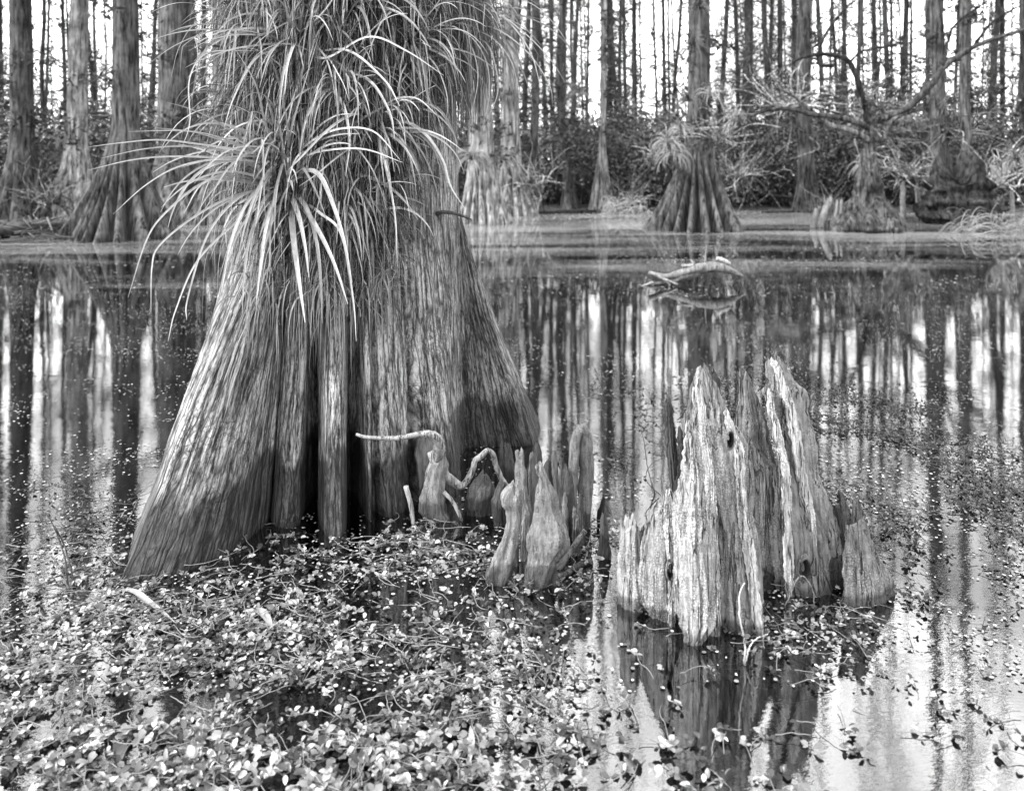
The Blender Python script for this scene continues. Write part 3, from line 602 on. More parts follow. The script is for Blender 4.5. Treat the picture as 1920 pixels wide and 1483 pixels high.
air_plant(640, 165, 'air plant with drooping leaves in the middle of the hanging thatch', 34, .25, .5, .014, .10, (0, 0, 0), [([(600, 150), (640, 190), (655, 260), (648, 330)], 3.1, .018), ([(620, 130), (690, 150), (730, 210), (740, 260)], 3.1, .016)], (.40, .78), 4.2)
air_plant(470, 60, 'air plant on the upper left shoulder of the trunk', 34, .25, .5, .012, .09, (-.25, 0, 0), [], (.38, .72), 3.8)
air_plant(770, 90, 'air plant high on the right front of the trunk', 34, .25, .5, .012, .09, (.1, 0, 0), [], (.35, .7), 4.2)
air_plant(640, 400, 'small air plant tucked in the thatch right of the largest one', 34, .2, .42, .013, .07, (.1, 0, 0), [], (.36, .75), 4.5)

def thatch():
    mb = MB(); 
    def outside(px, py):   # hanging mass outline: wide above, its lower fringe a tongue over the middle of the trunk
        fr = np.interp(px, [380, 420, 470, 520, 600, 680, 740, 770, 800, 850, 905], [330, 400, 470, 560, 600, 570, 470, 300, 210, 170, 120])
        return py > fr
    c = 0
    while c < 5200:
        px = rng.uniform(425, 880); py = rng.uniform(-90, 470)
        if outside(px, py + 70): continue
        off = .02 + .13 * rng.random() * np.interp(py, [-90, 300, 470], [1.1, .8, .4])
        p = on_trunk(px, py, off); o_ = np.array((p[0] - AX[0], p[1] - AX[1], 0)); o_ /= np.linalg.norm(o_)
        d = o_ * (.4 + rng.random()) + rng.normal(size=3) * .55 + np.array((0, 0, .1)); L = .14 + .34 * rng.random() ** 1.3
        if py > 330: L *= .8
        P = droop(p, d, L, 5 + 14 * rng.random(), 11, True, .006, .5)
        ribbon(mb, P, leafw(11, .0028 + .0052 * rng.random() ** 2), (.15 + .85 * rng.random()) if rng.random() > .42 else .02, .3, (o_[0], o_[1], .3)); c += 1
    for q in range(420):                 # long strands that hang over the buttress below the mass
        p = on_trunk(rng.normal(600, 70), rng.uniform(380, 560), .02 + .05 * rng.random()); o_ = np.array((p[0] - AX[0], p[1] - AX[1], 0)); o_ /= np.linalg.norm(o_)
        P = droop(p, o_ * .5 + rng.normal(size=3) * .4, .15 + .25 * rng.random(), 16, 12, True, .008, .2); ribbon(mb, P, leafw(12, .003 + .006 * rng.random()), .15 + .8 * rng.random(), .3, (o_[0], o_[1], .3))
    c = 0
    while c < 620:                       # loose wider blades that cross every which way
        px = rng.uniform(430, 850); py = rng.uniform(-90, 400)
        if outside(px, py + 60): continue
        p = on_trunk(px, py, .06 + .08 * rng.random()); o_ = np.array((p[0] - AX[0], p[1] - AX[1], 0)); o_ /= np.linalg.norm(o_)
        P = droop(p, rng.normal(size=3) + o_ * .5, .15 + .3 * rng.random(), 1.5 + 7 * rng.random(), 13, True, .03, .18); ribbon(mb, P, leafw(13, .006 + .009 * rng.random()), rng.choice([.15, .5, .9, 1.3]) * rng.uniform(.7, 1.2), .35, (o_[0], o_[1], .3)); c += 1
    # bulge at the right shoulder
    for q in range(900):
        p = on_trunk(rng.uniform(810, 850), rng.uniform(-60, 110), .02); p = p + np.array((rng.uniform(0, .16), -rng.uniform(0, .12), 0))
        P = droop(p, rng.normal(size=3) + np.array((.5, -.3, .2)), .15 + .38 * rng.random(), 9 + 12 * rng.random(), 12, True, .01, .3)
        ribbon(mb, P, leafw(12, .003 + .003 * rng.random()), .12 + .6 * rng.random(), .3)
    o = mb.build('hanging_thatch', M_THATCH); return tag(o, 'shaggy curtain of dry drooping leaves hanging around the big trunk', 'dry leaves', None, 'stuff')
thatch()
def tangle():
    mb = MB(); c = 0
    while c < 11000:
        px = rng.uniform(430, 860); py = rng.uniform(-80, 560)
        fr = np.interp(px, [430, 500, 600, 700, 760, 790, 860], [330, 500, 610, 590, 480, 260, 160])
        if py > fr: continue
        p = on_trunk(px, py, .02 + .13 * rng.random() * np.interp(py, [-90, 560], [1, .3])); 
        P = droop(p, rng.normal(size=3), .05 + .12 * rng.random(), 4, 7, False, 0, 1.1); ribbon(mb, P, np.full(7, .0024), .1 + .8 * rng.random() ** 1.5, .2); c += 1
    o = mb.build('moss_tangle', M_THATCH); return tag(o, 'wiry tangle of curly moss and rootlets matted on the big trunk', 'moss', None, 'stuff')
tangle()
# dead bark flap and snag on the right side of the trunk
stick([(806, 405), (830, 398), (858, 402), (884, 412)], .012, .004, 'short dark broken twig sticking out of the right side of the trunk', [3.75, 3.7, 3.68, 3.66], .18, (0, 0), 1., 'dead_twig', M_KNEE)

# ------------------------------------------------------------------ floating vegetation
def leafpoly():                           # one small oval leaf, folded on its midrib, 9 verts
    t = np.array([0, .25, .6, .88, 1.]); wv = np.array([.06, .38, .46, .24, 0.])
    mid = np.stack([t, 0 * t, .10 * np.sin(t * 2.6)], 1); Lf = mid[:4] + np.stack([0 * wv[:4], wv[:4] * .8, wv[:4] * .22], 1); Rt = mid[:4] + np.stack([0 * wv[:4], -wv[:4] * .8, wv[:4] * .22], 1)
    V = np.vstack([mid, Lf, Rt]); Q = [(0, 1, 6, 5), (1, 2, 7, 6), (2, 3, 8, 7), (1, 0, 9, 10), (2, 1, 10, 11), (3, 2, 11, 12)]; T = [(3, 4, 8), (4, 3, 12)]
    return V, np.array(Q), np.array(T)
LV, LQ, LT = leafpoly()
def put_leaves(mb, C, az, pit, rol, size, tone):
    n = len(C); ca, sa = np.cos(az), np.sin(az); cp, sp = np.cos(pit), np.sin(pit); cr, sr = np.cos(rol), np.sin(rol)
    asp = (.55 + .6 * ((np.arange(n) * 7919 % 97) / 97))[:, None]
    x, y, z = LV[None, :, 0] * size[:, None], LV[None, :, 1] * size[:, None] * asp, LV[None, :, 2] * size[:, None]
    y, z = y * cr[:, None] - z * sr[:, None], y * sr[:, None] + z * cr[:, None]
    x, z = x * cp[:, None] - z * sp[:, None], x * sp[:, None] + z * cp[:, None]
    X = x * ca[:, None] - y * sa[:, None] + C[:, 0:1]; Y = x * sa[:, None] + y * ca[:, None] + C[:, 1:2]; Z = z + C[:, 2:3]
    k = np.arange(n)[:, None, None] * len(LV)
    mb.add(np.stack([X, Y, Z], -1), (LQ[None] + k).reshape(-1, 4), (LT[None] + k).reshape(-1, 3), np.repeat(tone, len(LV)))
def sprigs(mb, centres, dark=1., s0=.010, s1=.021, stems=True, up=.4):
    C, AZ, PI_, RO, SZ, TN = [], [], [], [], [], []
    for (x, y) in centres:
        h = rng.random() ** 2 * .045 * up * 2; a0 = rng.random() * 6.28; n = int(rng.integers(4, 9)); z0 = -.05 + .065 * rng.random()
        base = .06 + .98 * rng.random() ** 2.
        for k in range(n):
            tt = k / n; aa = a0 + k * 1.57 + rng.normal() * .4
            C.append((x + (tt - .5) * .035 * math.cos(a0), y + (tt - .5) * .035 * math.sin(a0), max(z0, -.06) + h * tt)); AZ.append(aa); PI_.append(rng.uniform(-.1, .9) if h > .02 else rng.uniform(-.15, .45)); RO.append(rng.normal() * .35)
            SZ.append(rng.uniform(s0, s1) * (1.3 if y < 2.1 else 1.)); TN.append(min(1, base * rng.uniform(.5, 1.25)) * dark)
        if stems and rng.random() < .45:
            L = rng.uniform(.04, .16); d = np.array((math.cos(a0), math.sin(a0), 0)); P = [np.array((x, y, z0 + h))]
            for _ in range(6): d = d + rng.normal(size=3) * .25; d[2] *= .4; d /= np.linalg.norm(d); P.append(P[-1] + d * L / 6); P[-1][2] = max(min(P[-1][2], .03), -.05)
            tube(mb, P, .0013, 4, .4 * dark)
    put_leaves(mb, np.array(C), np.array(AZ), np.array(PI_), np.array(RO), np.array(SZ), np.array(TN))
def blocked(x, y):
    v = np.array((x, y)) - AX; r_ = math.hypot(*v)
    return r_ < 1.5 and r_ < trunk_r(x, y, .01) + .01
def scatter(n, f, xr=(0, 1920), yr=(560, 1520)):
    out_ = []; x0, y0 = G(0, yr[1])[0], G(0, yr[1])[1]
    Y1 = DY(yr[0]); Y0 = DY(yr[1]); tries = 0
    while len(out_) < n and tries < n * 300:
        tries += 1
        Y = rng.uniform(Y0, Y1); X = rng.uniform(-.70, .70) * Y
        px = 960 + FPX * X / Y; py = HZ + FPX * CAMH / Y
        if rng.random() < f(px, py, X, Y) and not blocked(X, Y): out_.append((X, Y))
    return out_
def gs(px, py, cx, cy, rx, ry): return math.exp(-((px - cx) / rx) ** 2 - ((py - cy) / ry) ** 2)
def dens_front(px, py, X, Y):
    cl = float(fbm(np.array(X * 5. + 40), np.array(Y * 5. + 11), 3))
    d = 1.3 * gs(px, py, 450, 1260, 420, 190) + .9 * gs(px, py, 330, 1480, 560, 170) + .45 * gs(px, py, 900, 1080, 160, 60) + .35 * gs(px, py, 80, 1180, 160, 120) + .5 * gs(px, py, 800, 1050, 180, 60)
    if px < 600 and py < 1000: d *= .3
    if px < 130 and py < 1150: d *= .5
    return min(1, d) * np.clip((cl - .33) * 5, .14, 1)
mb = MB(); sprigs(mb, scatter(4900, dens_front, yr=(930, 1540)), 1., .009, .024)
tag(mb.build('water_primrose_mat', M_WATERLEAF), 'dense carpet of small pale oval leaves floating in front of the big trunk', 'water plants', None, 'stuff')
def dens_mid(px, py, X, Y):
    cl = float(fbm(np.array(X * 4. + 4), np.array(Y * 4. + 71), 3))
    d = 1. * gs(px, py, 1500, 1190, 130, 60) + .55 * gs(px, py, 1120, 1100, 40, 70) + .5 * gs(px, py, 1000, 1320, 200, 90) + .5 * gs(px, py, 1300, 1440, 330, 60) + .35 * gs(px, py, 1120, 1010, 60, 40) + .16 * gs(px, py, 1720, 1360, 240, 110)
    return min(1, d) * np.clip((cl - .40) * 6, .05, 1)
mb = MB(); sprigs(mb, scatter(760, dens_mid, yr=(960, 1540)), .9, .010, .02)
tag(mb.build('stump_weed', M_WATERLEAF), 'loose weed with pale leaves gathered round the jagged stump and knees', 'water plants', None, 'stuff')
def dens_right(px, py, X, Y):
    cl = float(fbm(np.array(X * 2.2 + 14), np.array(Y * 2.2 + 5), 4))
    d = 1. * gs(px, py, 1780, 930, 190, 90) + .6 * gs(px, py, 1600, 800, 180, 70) + .4 * gs(px, py, 1180, 850, 90, 60) + .5 * gs(px, py, 1820, 1080, 170, 90) + .2 * gs(px, py, 1700, 1250, 250, 100) + .22 * gs(px, py, 1300, 760, 300, 60)
    return min(1, d) * np.clip((cl - .44) * 8, .02, 1)
mb = MB(); sprigs(mb, scatter(2200, dens_right, yr=(690, 1320)), .19, .011, .021, True, .9)  # silhouette dark against bright water put into the leaf tone
tag(mb.build('silhouette_water_weed', M_WATERLEAF), 'straggling leaves toned dark as silhouettes, standing in bright water right of the jagged stump', 'water plants', None, 'stuff')
def dens_left(px, py, X, Y):
    cl = float(fbm(np.array(X * 3. + 84), np.array(Y * 3. + 25), 4))
    d = 1. * gs(px, py, 90, 990, 160, 80) + .5 * gs(px, py, 60, 1130, 120, 60)
    return min(1, d) * np.clip((cl - .38) * 6, .05, 1) * (px < 260)
mb = MB(); sprigs(mb, scatter(380, dens_left, yr=(860, 1250)), .4, .009, .017, True, .7)
tag(mb.build('left_water_weed', M_WATERLEAF), 'patchy floating weed on the water left of the big trunk', 'water plants', None, 'stuff')
# duckweed specks
def duck(n, f, yr, r0, r1, lab, name):
    mb = MB(); P = np.array(scatter(n, f, yr=yr)); n = len(P); k = 6; th = np.linspace(0, 2 * math.pi, k, endpoint=False)
    r_ = rng.uniform(r0, r1, n) ; a = rng.random(n) * 6.28; st = rng.uniform(.5, 1, n)
    X = P[:, :1] + r_[:, None] * (np.cos(th)[None] * np.cos(a)[:, None] - np.sin(th)[None] * np.sin(a)[:, None] * st[:, None])
    Y = P[:, 1:] + r_[:, None] * (np.cos(th)[None] * np.sin(a)[:, None] + np.sin(th)[None] * np.cos(a)[:, None] * st[:, None])
    Z = np.broadcast_to(.003 + .003 * rng.random((n, 1)), X.shape)
    b = np.arange(n)[:, None] * k; Q = np.concatenate([b + np.array([0, 1, 2, 3]), b + np.array([0, 3, 4, 5])])
    mb.add(np.stack([X, Y, Z], -1), Q, None, np.repeat(.1 + .9 * rng.random(n) ** 1.3, k)); return tag(mb.build(name, M_DUCK), lab, 'duckweed', None, 'stuff')
duck(24000, lambda px, py, X, Y: np.clip((float(fbm(np.array(X * 2.), np.array(Y * 3.), 4)) - .42) * 6, .14, 1), (520, 1300), .0025, .008, 'tiny duckweed specks scattered over the open water', 'duckweed_specks')
duck(2500, lambda px, py, X, Y: np.clip((float(fbm(np.array(X * .9 + 5), np.array(Y * 1.5), 4)) - .45) * 6, .02, 1), (425, 560), .006, .022, 'pale drifting specks on the far water below the bank', 'drifting_specks')
def dmat(px, py, X, Y): return 1. if Y > shore(np.array(X)) - (2.2 + 1.5 * float(vn(np.array(X * .4), np.array(3.)))) * (1 if X < 6 else .3) else 0
duck(9000, dmat, (384, 452), .02, .06, 'low mat of grey floating litter lying along the foot of the far bank', 'floating_litter')

# single leaves, stems and twigs in the water, each its own thing
def wleaf(pts, wd, label, z=.012, tone=.7):
    mb = MB(); P = [np.array((*G(x, y, z), z)) for x, y in pts]; P = spline(P, 20); P[:, 2] += np.sin(np.linspace(0, 3.1, 20)) * .012
    t = np.linspace(0, 1, 20); ribbon(mb, P, wd * np.sin(np.clip(t * 1.0 + .03, 0, 1) * math.pi) ** .7 + .001, tone, .25, (0, 0, 1)); o = mb.build('fallen_leaf', M_AIR); recentre(o, tuple(P[0])); return tag(o, label, 'leaf')
wleaf([(205, 1112), (245, 1113), (280, 1135), (330, 1168)], .022, 'long pale strap leaf floating at the tip of the left buttress')
wleaf([(455, 1146), (490, 1155), (512, 1180)], .030, 'short broad pale leaf lying in the middle of the leaf carpet')
wleaf([(880, 1430), (884, 1400), (882, 1360)], .016, 'narrow pale leaf standing at the bottom centre of the leaf carpet', .012, .8)
def stem(pts, r_, label, tone=.5, zs=None, cat='twig', name='water_twig'):
    P = []
    for k, (x, y, z) in enumerate(pts): P.append(np.array((*G(pts[0][0], pts[0][1]), 0)) * 0 + PD(x, y, G(pts[0][0], pts[0][1])[1] + z))
    mb = MB(); Pp = spline(P, 26); Pp[:, :] += (rng.random(Pp.shape) - .5) * r_; tube(mb, Pp, np.linspace(r_, r_ * .5, 26), 6, tone); o = mb.build(name, M_ROOT); recentre(o, tuple(Pp[0])); return tag(o, label, cat)
stem([(1396, 1245, 0), (1396, 1200, 0), (1386, 1150, 0), (1388, 1112, 0), (1396, 1092, 0)], .0035, 'tall pale curved stem rising from the water in front of the jagged stump', .85)
stem([(1396, 1248, 0), (1410, 1205, .01), (1440, 1188, .02)], .003, 'short side twig at the foot of the tall pale stem', .75)
stem([(1228, 925, 0), (1215, 880, 0), (1208, 830, 0), (1196, 780, 0)], .003, 'thin leafless twig leaning left of the jagged stump', .25)
stem([(1240, 930, 0), (1212, 900, .0), (1222, 870, 0), (1262, 850, 0)], .002, 'fine dark tendril looping left of the jagged stump', .15)
stem([(1580, 920, 0), (1610, 905, 0), (1650, 915, 0), (1680, 950, 0)], .002, 'fine dark tendril arching right of the jagged stump', .15)
stem([(1520, 1290, 0), (1570, 1300, 0), (1578, 1350, 0)], .004, 'short black twig poking from the water below the stump', .08)
stem([(140, 1105, 0), (130, 1050, 0), (110, 1000, .0), (85, 960, 0)], .0035, 'dark arching twig in the weed at the left edge', .14)
stem([(128, 1105, 0), (120, 1040, 0), (100, 985, 0), (90, 965, 0)], .003, 'second dark twig crossing the arching one at the left edge', .16)
stem([(130, 1110, 0), (105, 1050, 0), (60, 1030, 0), (10, 1020, 0)], .003, 'pale grey twig bending low to the left edge of the water', .4)
stem([(235, 985, 0), (248, 960, 0), (262, 930, 0)], .003, 'thin straight stalk beside the left edge of the big buttress', .4)
stem([(1280, 1120, 0), (1240, 1010, 0), (1190, 1000, 0), (1170, 1060, 0)], .0035, 'dry bent twig drooping over the low left plate of the stump', .5)
stem([(1262, 1100, 0), (1225, 1005, .0), (1180, 1020, 0), (1150, 1080, 0)], .003, 'second dry twig drooping left of the stump', .42)
stem([(1430, 1060, 0), (1470, 1100, 0), (1490, 1130, 0)], .004, 'brown twig leaning against the foot of the middle splinter', .3)
stem([(1470, 1140, 0), (1500, 1080, 0), (1525, 1110, 0), (1523, 1150, 0)], .003, 'thin twig bent like a hairpin under the knot hole', .45)
stem([(1680, 1100, 0), (1700, 1160, -.02), (1730, 1200, -.05)], .004, 'pale dry stalk draped beside the right foot of the stump', .7)
stem([(880, 1440, 0), (860, 1460, 0), (820, 1475, 0)], .003, 'curved pale rootlet near the bottom edge', .6)
stem([(470, 985, 0), (530, 982, 0), (575, 1000, -.03), (610, 1020, -.06)], .003, 'thin reddish twig floating before the two narrow roots', .4)
stem([(205, 1085, 0), (225, 1090, 0), (245, 1100, -.01)], .004, 'pale stalk at the very tip of the left buttress', .7)

# ------------------------------------------------------------------ floating log
lo_, ls_ = (1100, 420), 4.8; Dg = DY(535)
def lp(x, y, d=0): return PD(lo_[0] + x / ls_, lo_[1] + y / ls_, Dg + d)
lg = thing('floating_log', 'bleached twisted log floating in the open water beyond the stump', 'log', tuple(lp(900, 500)))
def lpart(name, pts, rad, tone, n=14):
    mb = MB(); P = spline(pts, 40); r_ = np.interp(np.linspace(0, 1, 40), np.linspace(0, 1, len(rad)), rad); tube(mb, P - np.array(lg.location)[None], r_, n, tone, .3); mb.build(name, M_ROOT, lg)
lpart('log_body', [lp(560, 440), lp(700, 475), lp(830, 450), (lp(960, 415)), lp(1080, 385), lp(1200, 392), lp(1330, 435), lp(1400, 470)], [.025, .035, .042, .055, .06, .055, .035, .015], .34)
lpart('log_body', [lp(600, 540), lp(760, 520), lp(900, 470), lp(1100, 400, .05), lp(1300, 420)], [.015, .03, .05, .05, .03], .2)
lpart('branch_stub', [lp(570, 435, -.05), lp(680, 490, -.08), lp(820, 545, -.1)], [.02, .02, .008], .5, 8)
lpart('branch_stub', [lp(690, 500, -.05), lp(745, 560, -.08), lp(600, 640, -.1)], [.014, .012, .004], .6, 8)
lpart('branch_stub', [lp(855, 380), lp(960, 370), lp(940, 325)], [.02, .022, .008], .5, 8)
lpart('branch_stub', [lp(1075, 370), lp(1070, 290), lp(1080, 190)], [.018, .010, .004], .3, 8)
lpart('branch_stub', [lp(1170, 310), lp(1230, 330), lp(1290, 360)], [.025, .03, .02], .7, 8)
lpart('trailing_twig', [lp(600, 530), lp(400, 590, -.1), lp(80, 630, -.2)], [.02, .012, .004], .6, 6)
stem([(1150, 525, 0), (1250, 540, .0), (1330, 528, 0)], .006, 'thin wet twig floating beside the bleached log', .4)

# ------------------------------------------------------------------ background trees
def flared(px, yb, wb, wt, zf, H, nfl=9, lean=0., m=80, n=160, pale=False, seed=0, jag=.2, wob=.15):
    D = DY(yb); s_ = D / FPX; rb = wb * s_ / 2; rt = wt * s_ / 2
    X0 = (px - 960) * s_
    z = np.concatenate([np.linspace(-.4, zf * 1.2, int(m * .6), endpoint=False), np.linspace(zf * 1.2, H, m - int(m * .6))])
    w_ = np.clip(1 - np.maximum(z, 0) / zf, 0, 1) ** 1.7
    th = np.linspace(0, 2 * math.pi, n, endpoint=False)[None]; Z = z[:, None]
    arc = th / (2 * math.pi)
    fl = np.abs(np.sin(th * nfl / 2 + 1.2 * vn(arc * 5 + seed, Z * .3, 5) * 4 + 1.5 * vn(arc * 3 + seed * 2, Z * 0, 3))) ** .8
    ext = .62 + .72 * vn(arc * nfl + seed, Z * 0 + 3.3, nfl)
    r_ = rt * (1 - .03 * Z) * (1 + .08 * (vn(arc * 9 + seed, Z * 1.5, 9) - .5)) + (rb - rt) * w_[:, None] * ext * (1 - jag * 2.1 * (1 - fl) * np.clip(w_[:, None] * 3, 0, 1))
    r_ = np.maximum(r_, .02)
    cx = lean * np.maximum(Z - zf * .5, 0) + wob * (vn(Z * .25 + seed, Z * 0 + 8) - .5)
    global AXIS; AXIS = (z, cx[:, 0], .3 * r_.mean(1))
    V = np.stack([r_ * np.cos(th) + cx, r_ * np.sin(th) + 0 * cx, Z + 0 * r_], -1).reshape(-1, 3)
    i = np.arange(len(z) - 1)[:, None] * n; j = np.arange(n)[None]; k = (j + 1) % n
    mb = MB(); mb.add(V, np.stack([i + j, i + k, i + n + k, i + n + j], -1)); return mb, (X0, D, 0), rt
AXIS = (np.array((0., 20.)), np.zeros(2), np.full(2, .02))      # centre line of the trunk a crown belongs to
def crown(H, z0, nb, L, seed, leafn=5, leafs=.12, pw=.85):
    g = np.random.default_rng(seed); tw = MB(); lf = []; zz = np.linspace(z0, H, 30)
    tube(tw, np.stack([np.interp(zz, *AXIS[:2]), 0 * zz, zz], 1), np.interp(zz, AXIS[0], AXIS[2]) * .8, 5, .4)    # heartwood the branches grow from
    for q in range(nb):
        z = z0 + (H - z0) * g.random() ** pw; a = g.random() * 6.28; l_ = L * (1.05 - .6 * (z - z0) / (H - z0)) * g.uniform(.4, 1)
        d = np.array((math.cos(a), math.sin(a), g.uniform(-.25, .5))); P = [np.array((float(np.interp(z, *AXIS[:2])), 0, z))]
        for _ in range(5): d = d + g.normal(size=3) * .22; P.append(P[-1] + d / np.linalg.norm(d) * l_ / 5)
        P = np.array(P); tube(tw, P, np.linspace(.028 * l_ / L + .008, .005, 6), 4, .5)
        for k in range(int(3 + 3 * g.random())):
            b = P[int(g.integers(1, 6))]; e = b + (g.normal(size=3) * .35 + d * .3) * l_ * .45; tube(tw, [b, (b + e) / 2 + g.normal(size=3) * .05, e], [.013, .010, .005], 3, .45)
            for _ in range(leafn): lf.append(b + (e - b) * g.random() + g.normal(size=3) * .13)
    lf = np.array(lf); n = len(lf); mb = MB(); u_ = g.normal(size=(n, 3)); u_ /= np.linalg.norm(u_, axis=1)[:, None]; v_ = np.cross(u_, g.normal(size=(n, 3))); v_ /= np.linalg.norm(v_, axis=1)[:, None]
    s_ = g.uniform(.3, 1, n)[:, None] * leafs; V = np.stack([lf - u_ * s_, lf + v_ * s_ * .35, lf + u_ * s_, lf - v_ * s_ * .35], 1)
    mb.add(V.reshape(-1, 3), np.arange(n * 4).reshape(-1, 4), None, np.repeat(g.uniform(.2, 1, n), 4)); return tw, mb
def tree(label, px, yb, wb, wt, zf, H, mat=M_FAR, group='fluted cypress trees along the far bank', cr=None, **k):
    mb, loc, rt = flared(px, yb, wb, wt, zf, H, **k); t = thing('cypress_tree', label, 'tree', loc, 0, group); mb.build('trunk', mat, t)
    if cr is None: cr = (H - .5, 7, 18, 2.4)
    tw, lf = crown(*cr, seed=int(px) + 5); tw.build('branches', M_TWIG, t); lf.build('crown', M_CROWN, t, False)
    tw, lf = crown(8, 1.6, 22, 1.0, int(px) + 900, 8, .12, 1.4); tw.build('side_shoots', M_TWIG, t); lf.build('side_foliage', M_CROWN, t, False); return t, loc, rt
AXIS = (np.array((2.2, 13.)), np.array((0, -.216)), np.array((.3, .2)))
_tw, _lf = crown(12.5, 6.5, 40, 2.6, 77, 6, .1); _tw.build('branches', M_TWIG, big); _lf.build('crown', M_CROWN, big, False)
T = {}
T['l1'] = tree('thick grey cypress at the extreme left edge of the photo', 42, 418, 130, 44, 2.0, 17, nfl=8, seed=1, lean=-.02)
T['l2'] = tree('pale ragged cypress with dark mossy clumps, second from the left', 140, 415, 110, 38, 2.2, 18, M_FARPALE, nfl=7, seed=2, lean=.02)
T['l3'] = tree('dark cypress with pale fluted foot standing in the water, left of the big trunk', 232, 445, 208, 52, 2.3, 17, nfl=19, seed=3, jag=.34, lean=-.01)
T['l4'] = tree('broad cypress hung with air plants behind the dark fluted one', 325, 417, 170, 66, 2.0, 18, nfl=12, seed=4)
T['l5'] = tree('slim pale cypress with white roots seen just left of the big trunk', 405, 420, 110, 22, 1.8, 16, M_FARPALE, nfl=9, seed=5, jag=.3)
T['m1'] = tree('pale cypress with a wide dark fluted foot just right of the big trunk', 902, 418, 105, 48, 1.9, 18, M_FARPALE, nfl=14, seed=6, jag=.3)
T['m2'] = tree('pale tapering cypress second to the right of the big trunk', 960, 404, 100, 38, 2.0, 19, M_FARPALE, nfl=14, seed=7, jag=.3, lean=-.01)
T['m3'] = tree('narrow grey cypress third to the right of the big trunk', 1000, 398, 50, 17, 1.6, 17, nfl=8, seed=8, lean=.01)
T['m4'] = tree('narrow crooked cypress fourth to the right of the big trunk', 1058, 394, 40, 16, 1.4, 17, nfl=8, seed=9, wob=.6)
T['m5'] = tree('slender pale cypress with a neat flared foot standing alone in the middle', 1130, 396, 56, 13, 2.3, 18, M_FARPALE, nfl=7, seed=10, jag=.25)
T['r1'] = tree('shaggy cypress with bright fluted foot in the water, right of centre', 1306, 430, 190, 46, 2.3, 24, nfl=17, seed=11, jag=.36)
T['r2'] = tree('thick dark cypress rising behind the shrubs right of the shaggy one', 1510, 398, 60, 30, 1.5, 27, nfl=8, seed=12)
T['r3'] = tree('thick dark cypress behind the dead branching tree', 1755, 398, 70, 28, 1.5, 27, nfl=8, seed=13)
T['r4'] = tree('cypress near the right edge rising behind the rushes', 1812, 400, 70, 20, 1.5, 27, nfl=8, seed=14)

# distant slim trunks
protos = []
for q in range(5):
    mb, loc, rt = flared(960, 395, 34 + 6 * q, 13 + 2.5 * q, 1.4, 22 + q * 1.5, nfl=8, seed=30 + q, m=40, n=20, wob=.5 + .2 * q, lean=(q - 2) * .006)
    t = thing('slim_cypress', None, 'tree', (0, 0, 0)); mb.build('trunk', M_SLIM, t)
    tw, lf = crown(21 + q, 1.6, 115, 1.7, 300 + q, 6, .11, 2.8); tw.build('branches', M_TWIG, t); lf.build('crown', M_CROWN, t, False); protos.append(t)
used = [False] * 5
def slim(px, D, q, sc_, lab, grp):
    sc_ *= .8
    loc = ((px - 960) / FPX * D, D, -.05)
    rz = rng.random() * 6.28
    if not used[q]:
        t = protos[q]; used[q] = True; t.location = loc; t.rotation_euler = (0, 0, rz); t.scale = (sc_, sc_, 1); t['label'] = lab; t['group'] = grp
    else: t = dup(protos[q], loc, rz, (sc_, sc_, 1), lab, grp)
    t.rotation_euler = (rng.normal() * .02, rng.normal() * .025, rz)
for px in (1376, 1392, 1405, 1432, 1460, 1485, 1532, 1563, 1600, 1628, 1665, 1690, 1716, 1779, 1836, 1868, 1898):
    slim(px * 1. + 8, rng.uniform(26, 34), int(rng.integers(0, 5)), rng.uniform(.7, 1.25), 'slim dark cypress trunk rising above the shrubs at the right against white sky', 'slim trunks above the right hand shrubs')
for px in (1150, 1160, 1178, 1190, 1232, 1250, 1262, 1340):
    slim(px, rng.uniform(27, 36), int(rng.integers(0, 5)), rng.uniform(.5, .9), 'slim dark cypress trunk against white sky between the slender pale tree and the shaggy one', 'slim trunks behind the middle of the bank')
for px in (92, 118, 180, 262, 275, 372, 384, 8, 360):
    slim(px, rng.uniform(26, 34), int(rng.integers(0, 5)), rng.uniform(.6, 1.1), 'slim cypress trunk against white sky behind the big trees at the left', 'slim trunks behind the left bank')
for px in (985, 1024, 1036, 1075, 1098, 870, 905):
    slim(px, rng.uniform(26, 34), int(rng.integers(0, 5)), rng.uniform(.6, 1.1), 'slim cypress trunk against white sky just right of the big trunk', 'slim trunks right of the big trunk')
for q in range(175):
    D = rng.uniform(33, 62); slim(960 + rng.uniform(-1050, 1050), D, int(rng.integers(0, 5)), rng.uniform(.35, .75), 'faint distant cypress trunk deep in the swamp forest', 'distant trunks deep in the forest')

# ------------------------------------------------------------------ shrubs
def shrub_mesh(seed, n=5200, ls=.075):
    g = np.random.default_rng(seed); st = MB(); tips = []
    for q in range(26):
        a = g.random() * 6.28; d = np.array((math.cos(a) * .55, math.sin(a) * .55, 1.)); P = [np.array((g.normal() * .25, g.normal() * .25, -.1))]
        for _ in range(7): d = d + g.normal(size=3) * .3; P.append(P[-1] + d / np.linalg.norm(d) * g.uniform(.2, .42)); tips.append(P[-1])
        tube(st, spline(P, 14), np.linspace(.026, .008, 14), 4, g.uniform(.3, 1.6))
    tips = np.array(tips); tips = tips[tips[:, 2] > .1]; c = tips[g.integers(0, len(tips), n)] + g.normal(size=(n, 3)) * np.array((.22, .22, .17)); c[:, 2] = np.abs(c[:, 2])
    mb = MB(); put_leaves(mb, c, g.random(n) * 6.28, g.normal(size=n) * .6, g.normal(size=n) * .6, g.uniform(.5, 1.1, n) * ls * 1.2, g.uniform(.15, 1, n) ** 1.4); return st, mb
sh = []
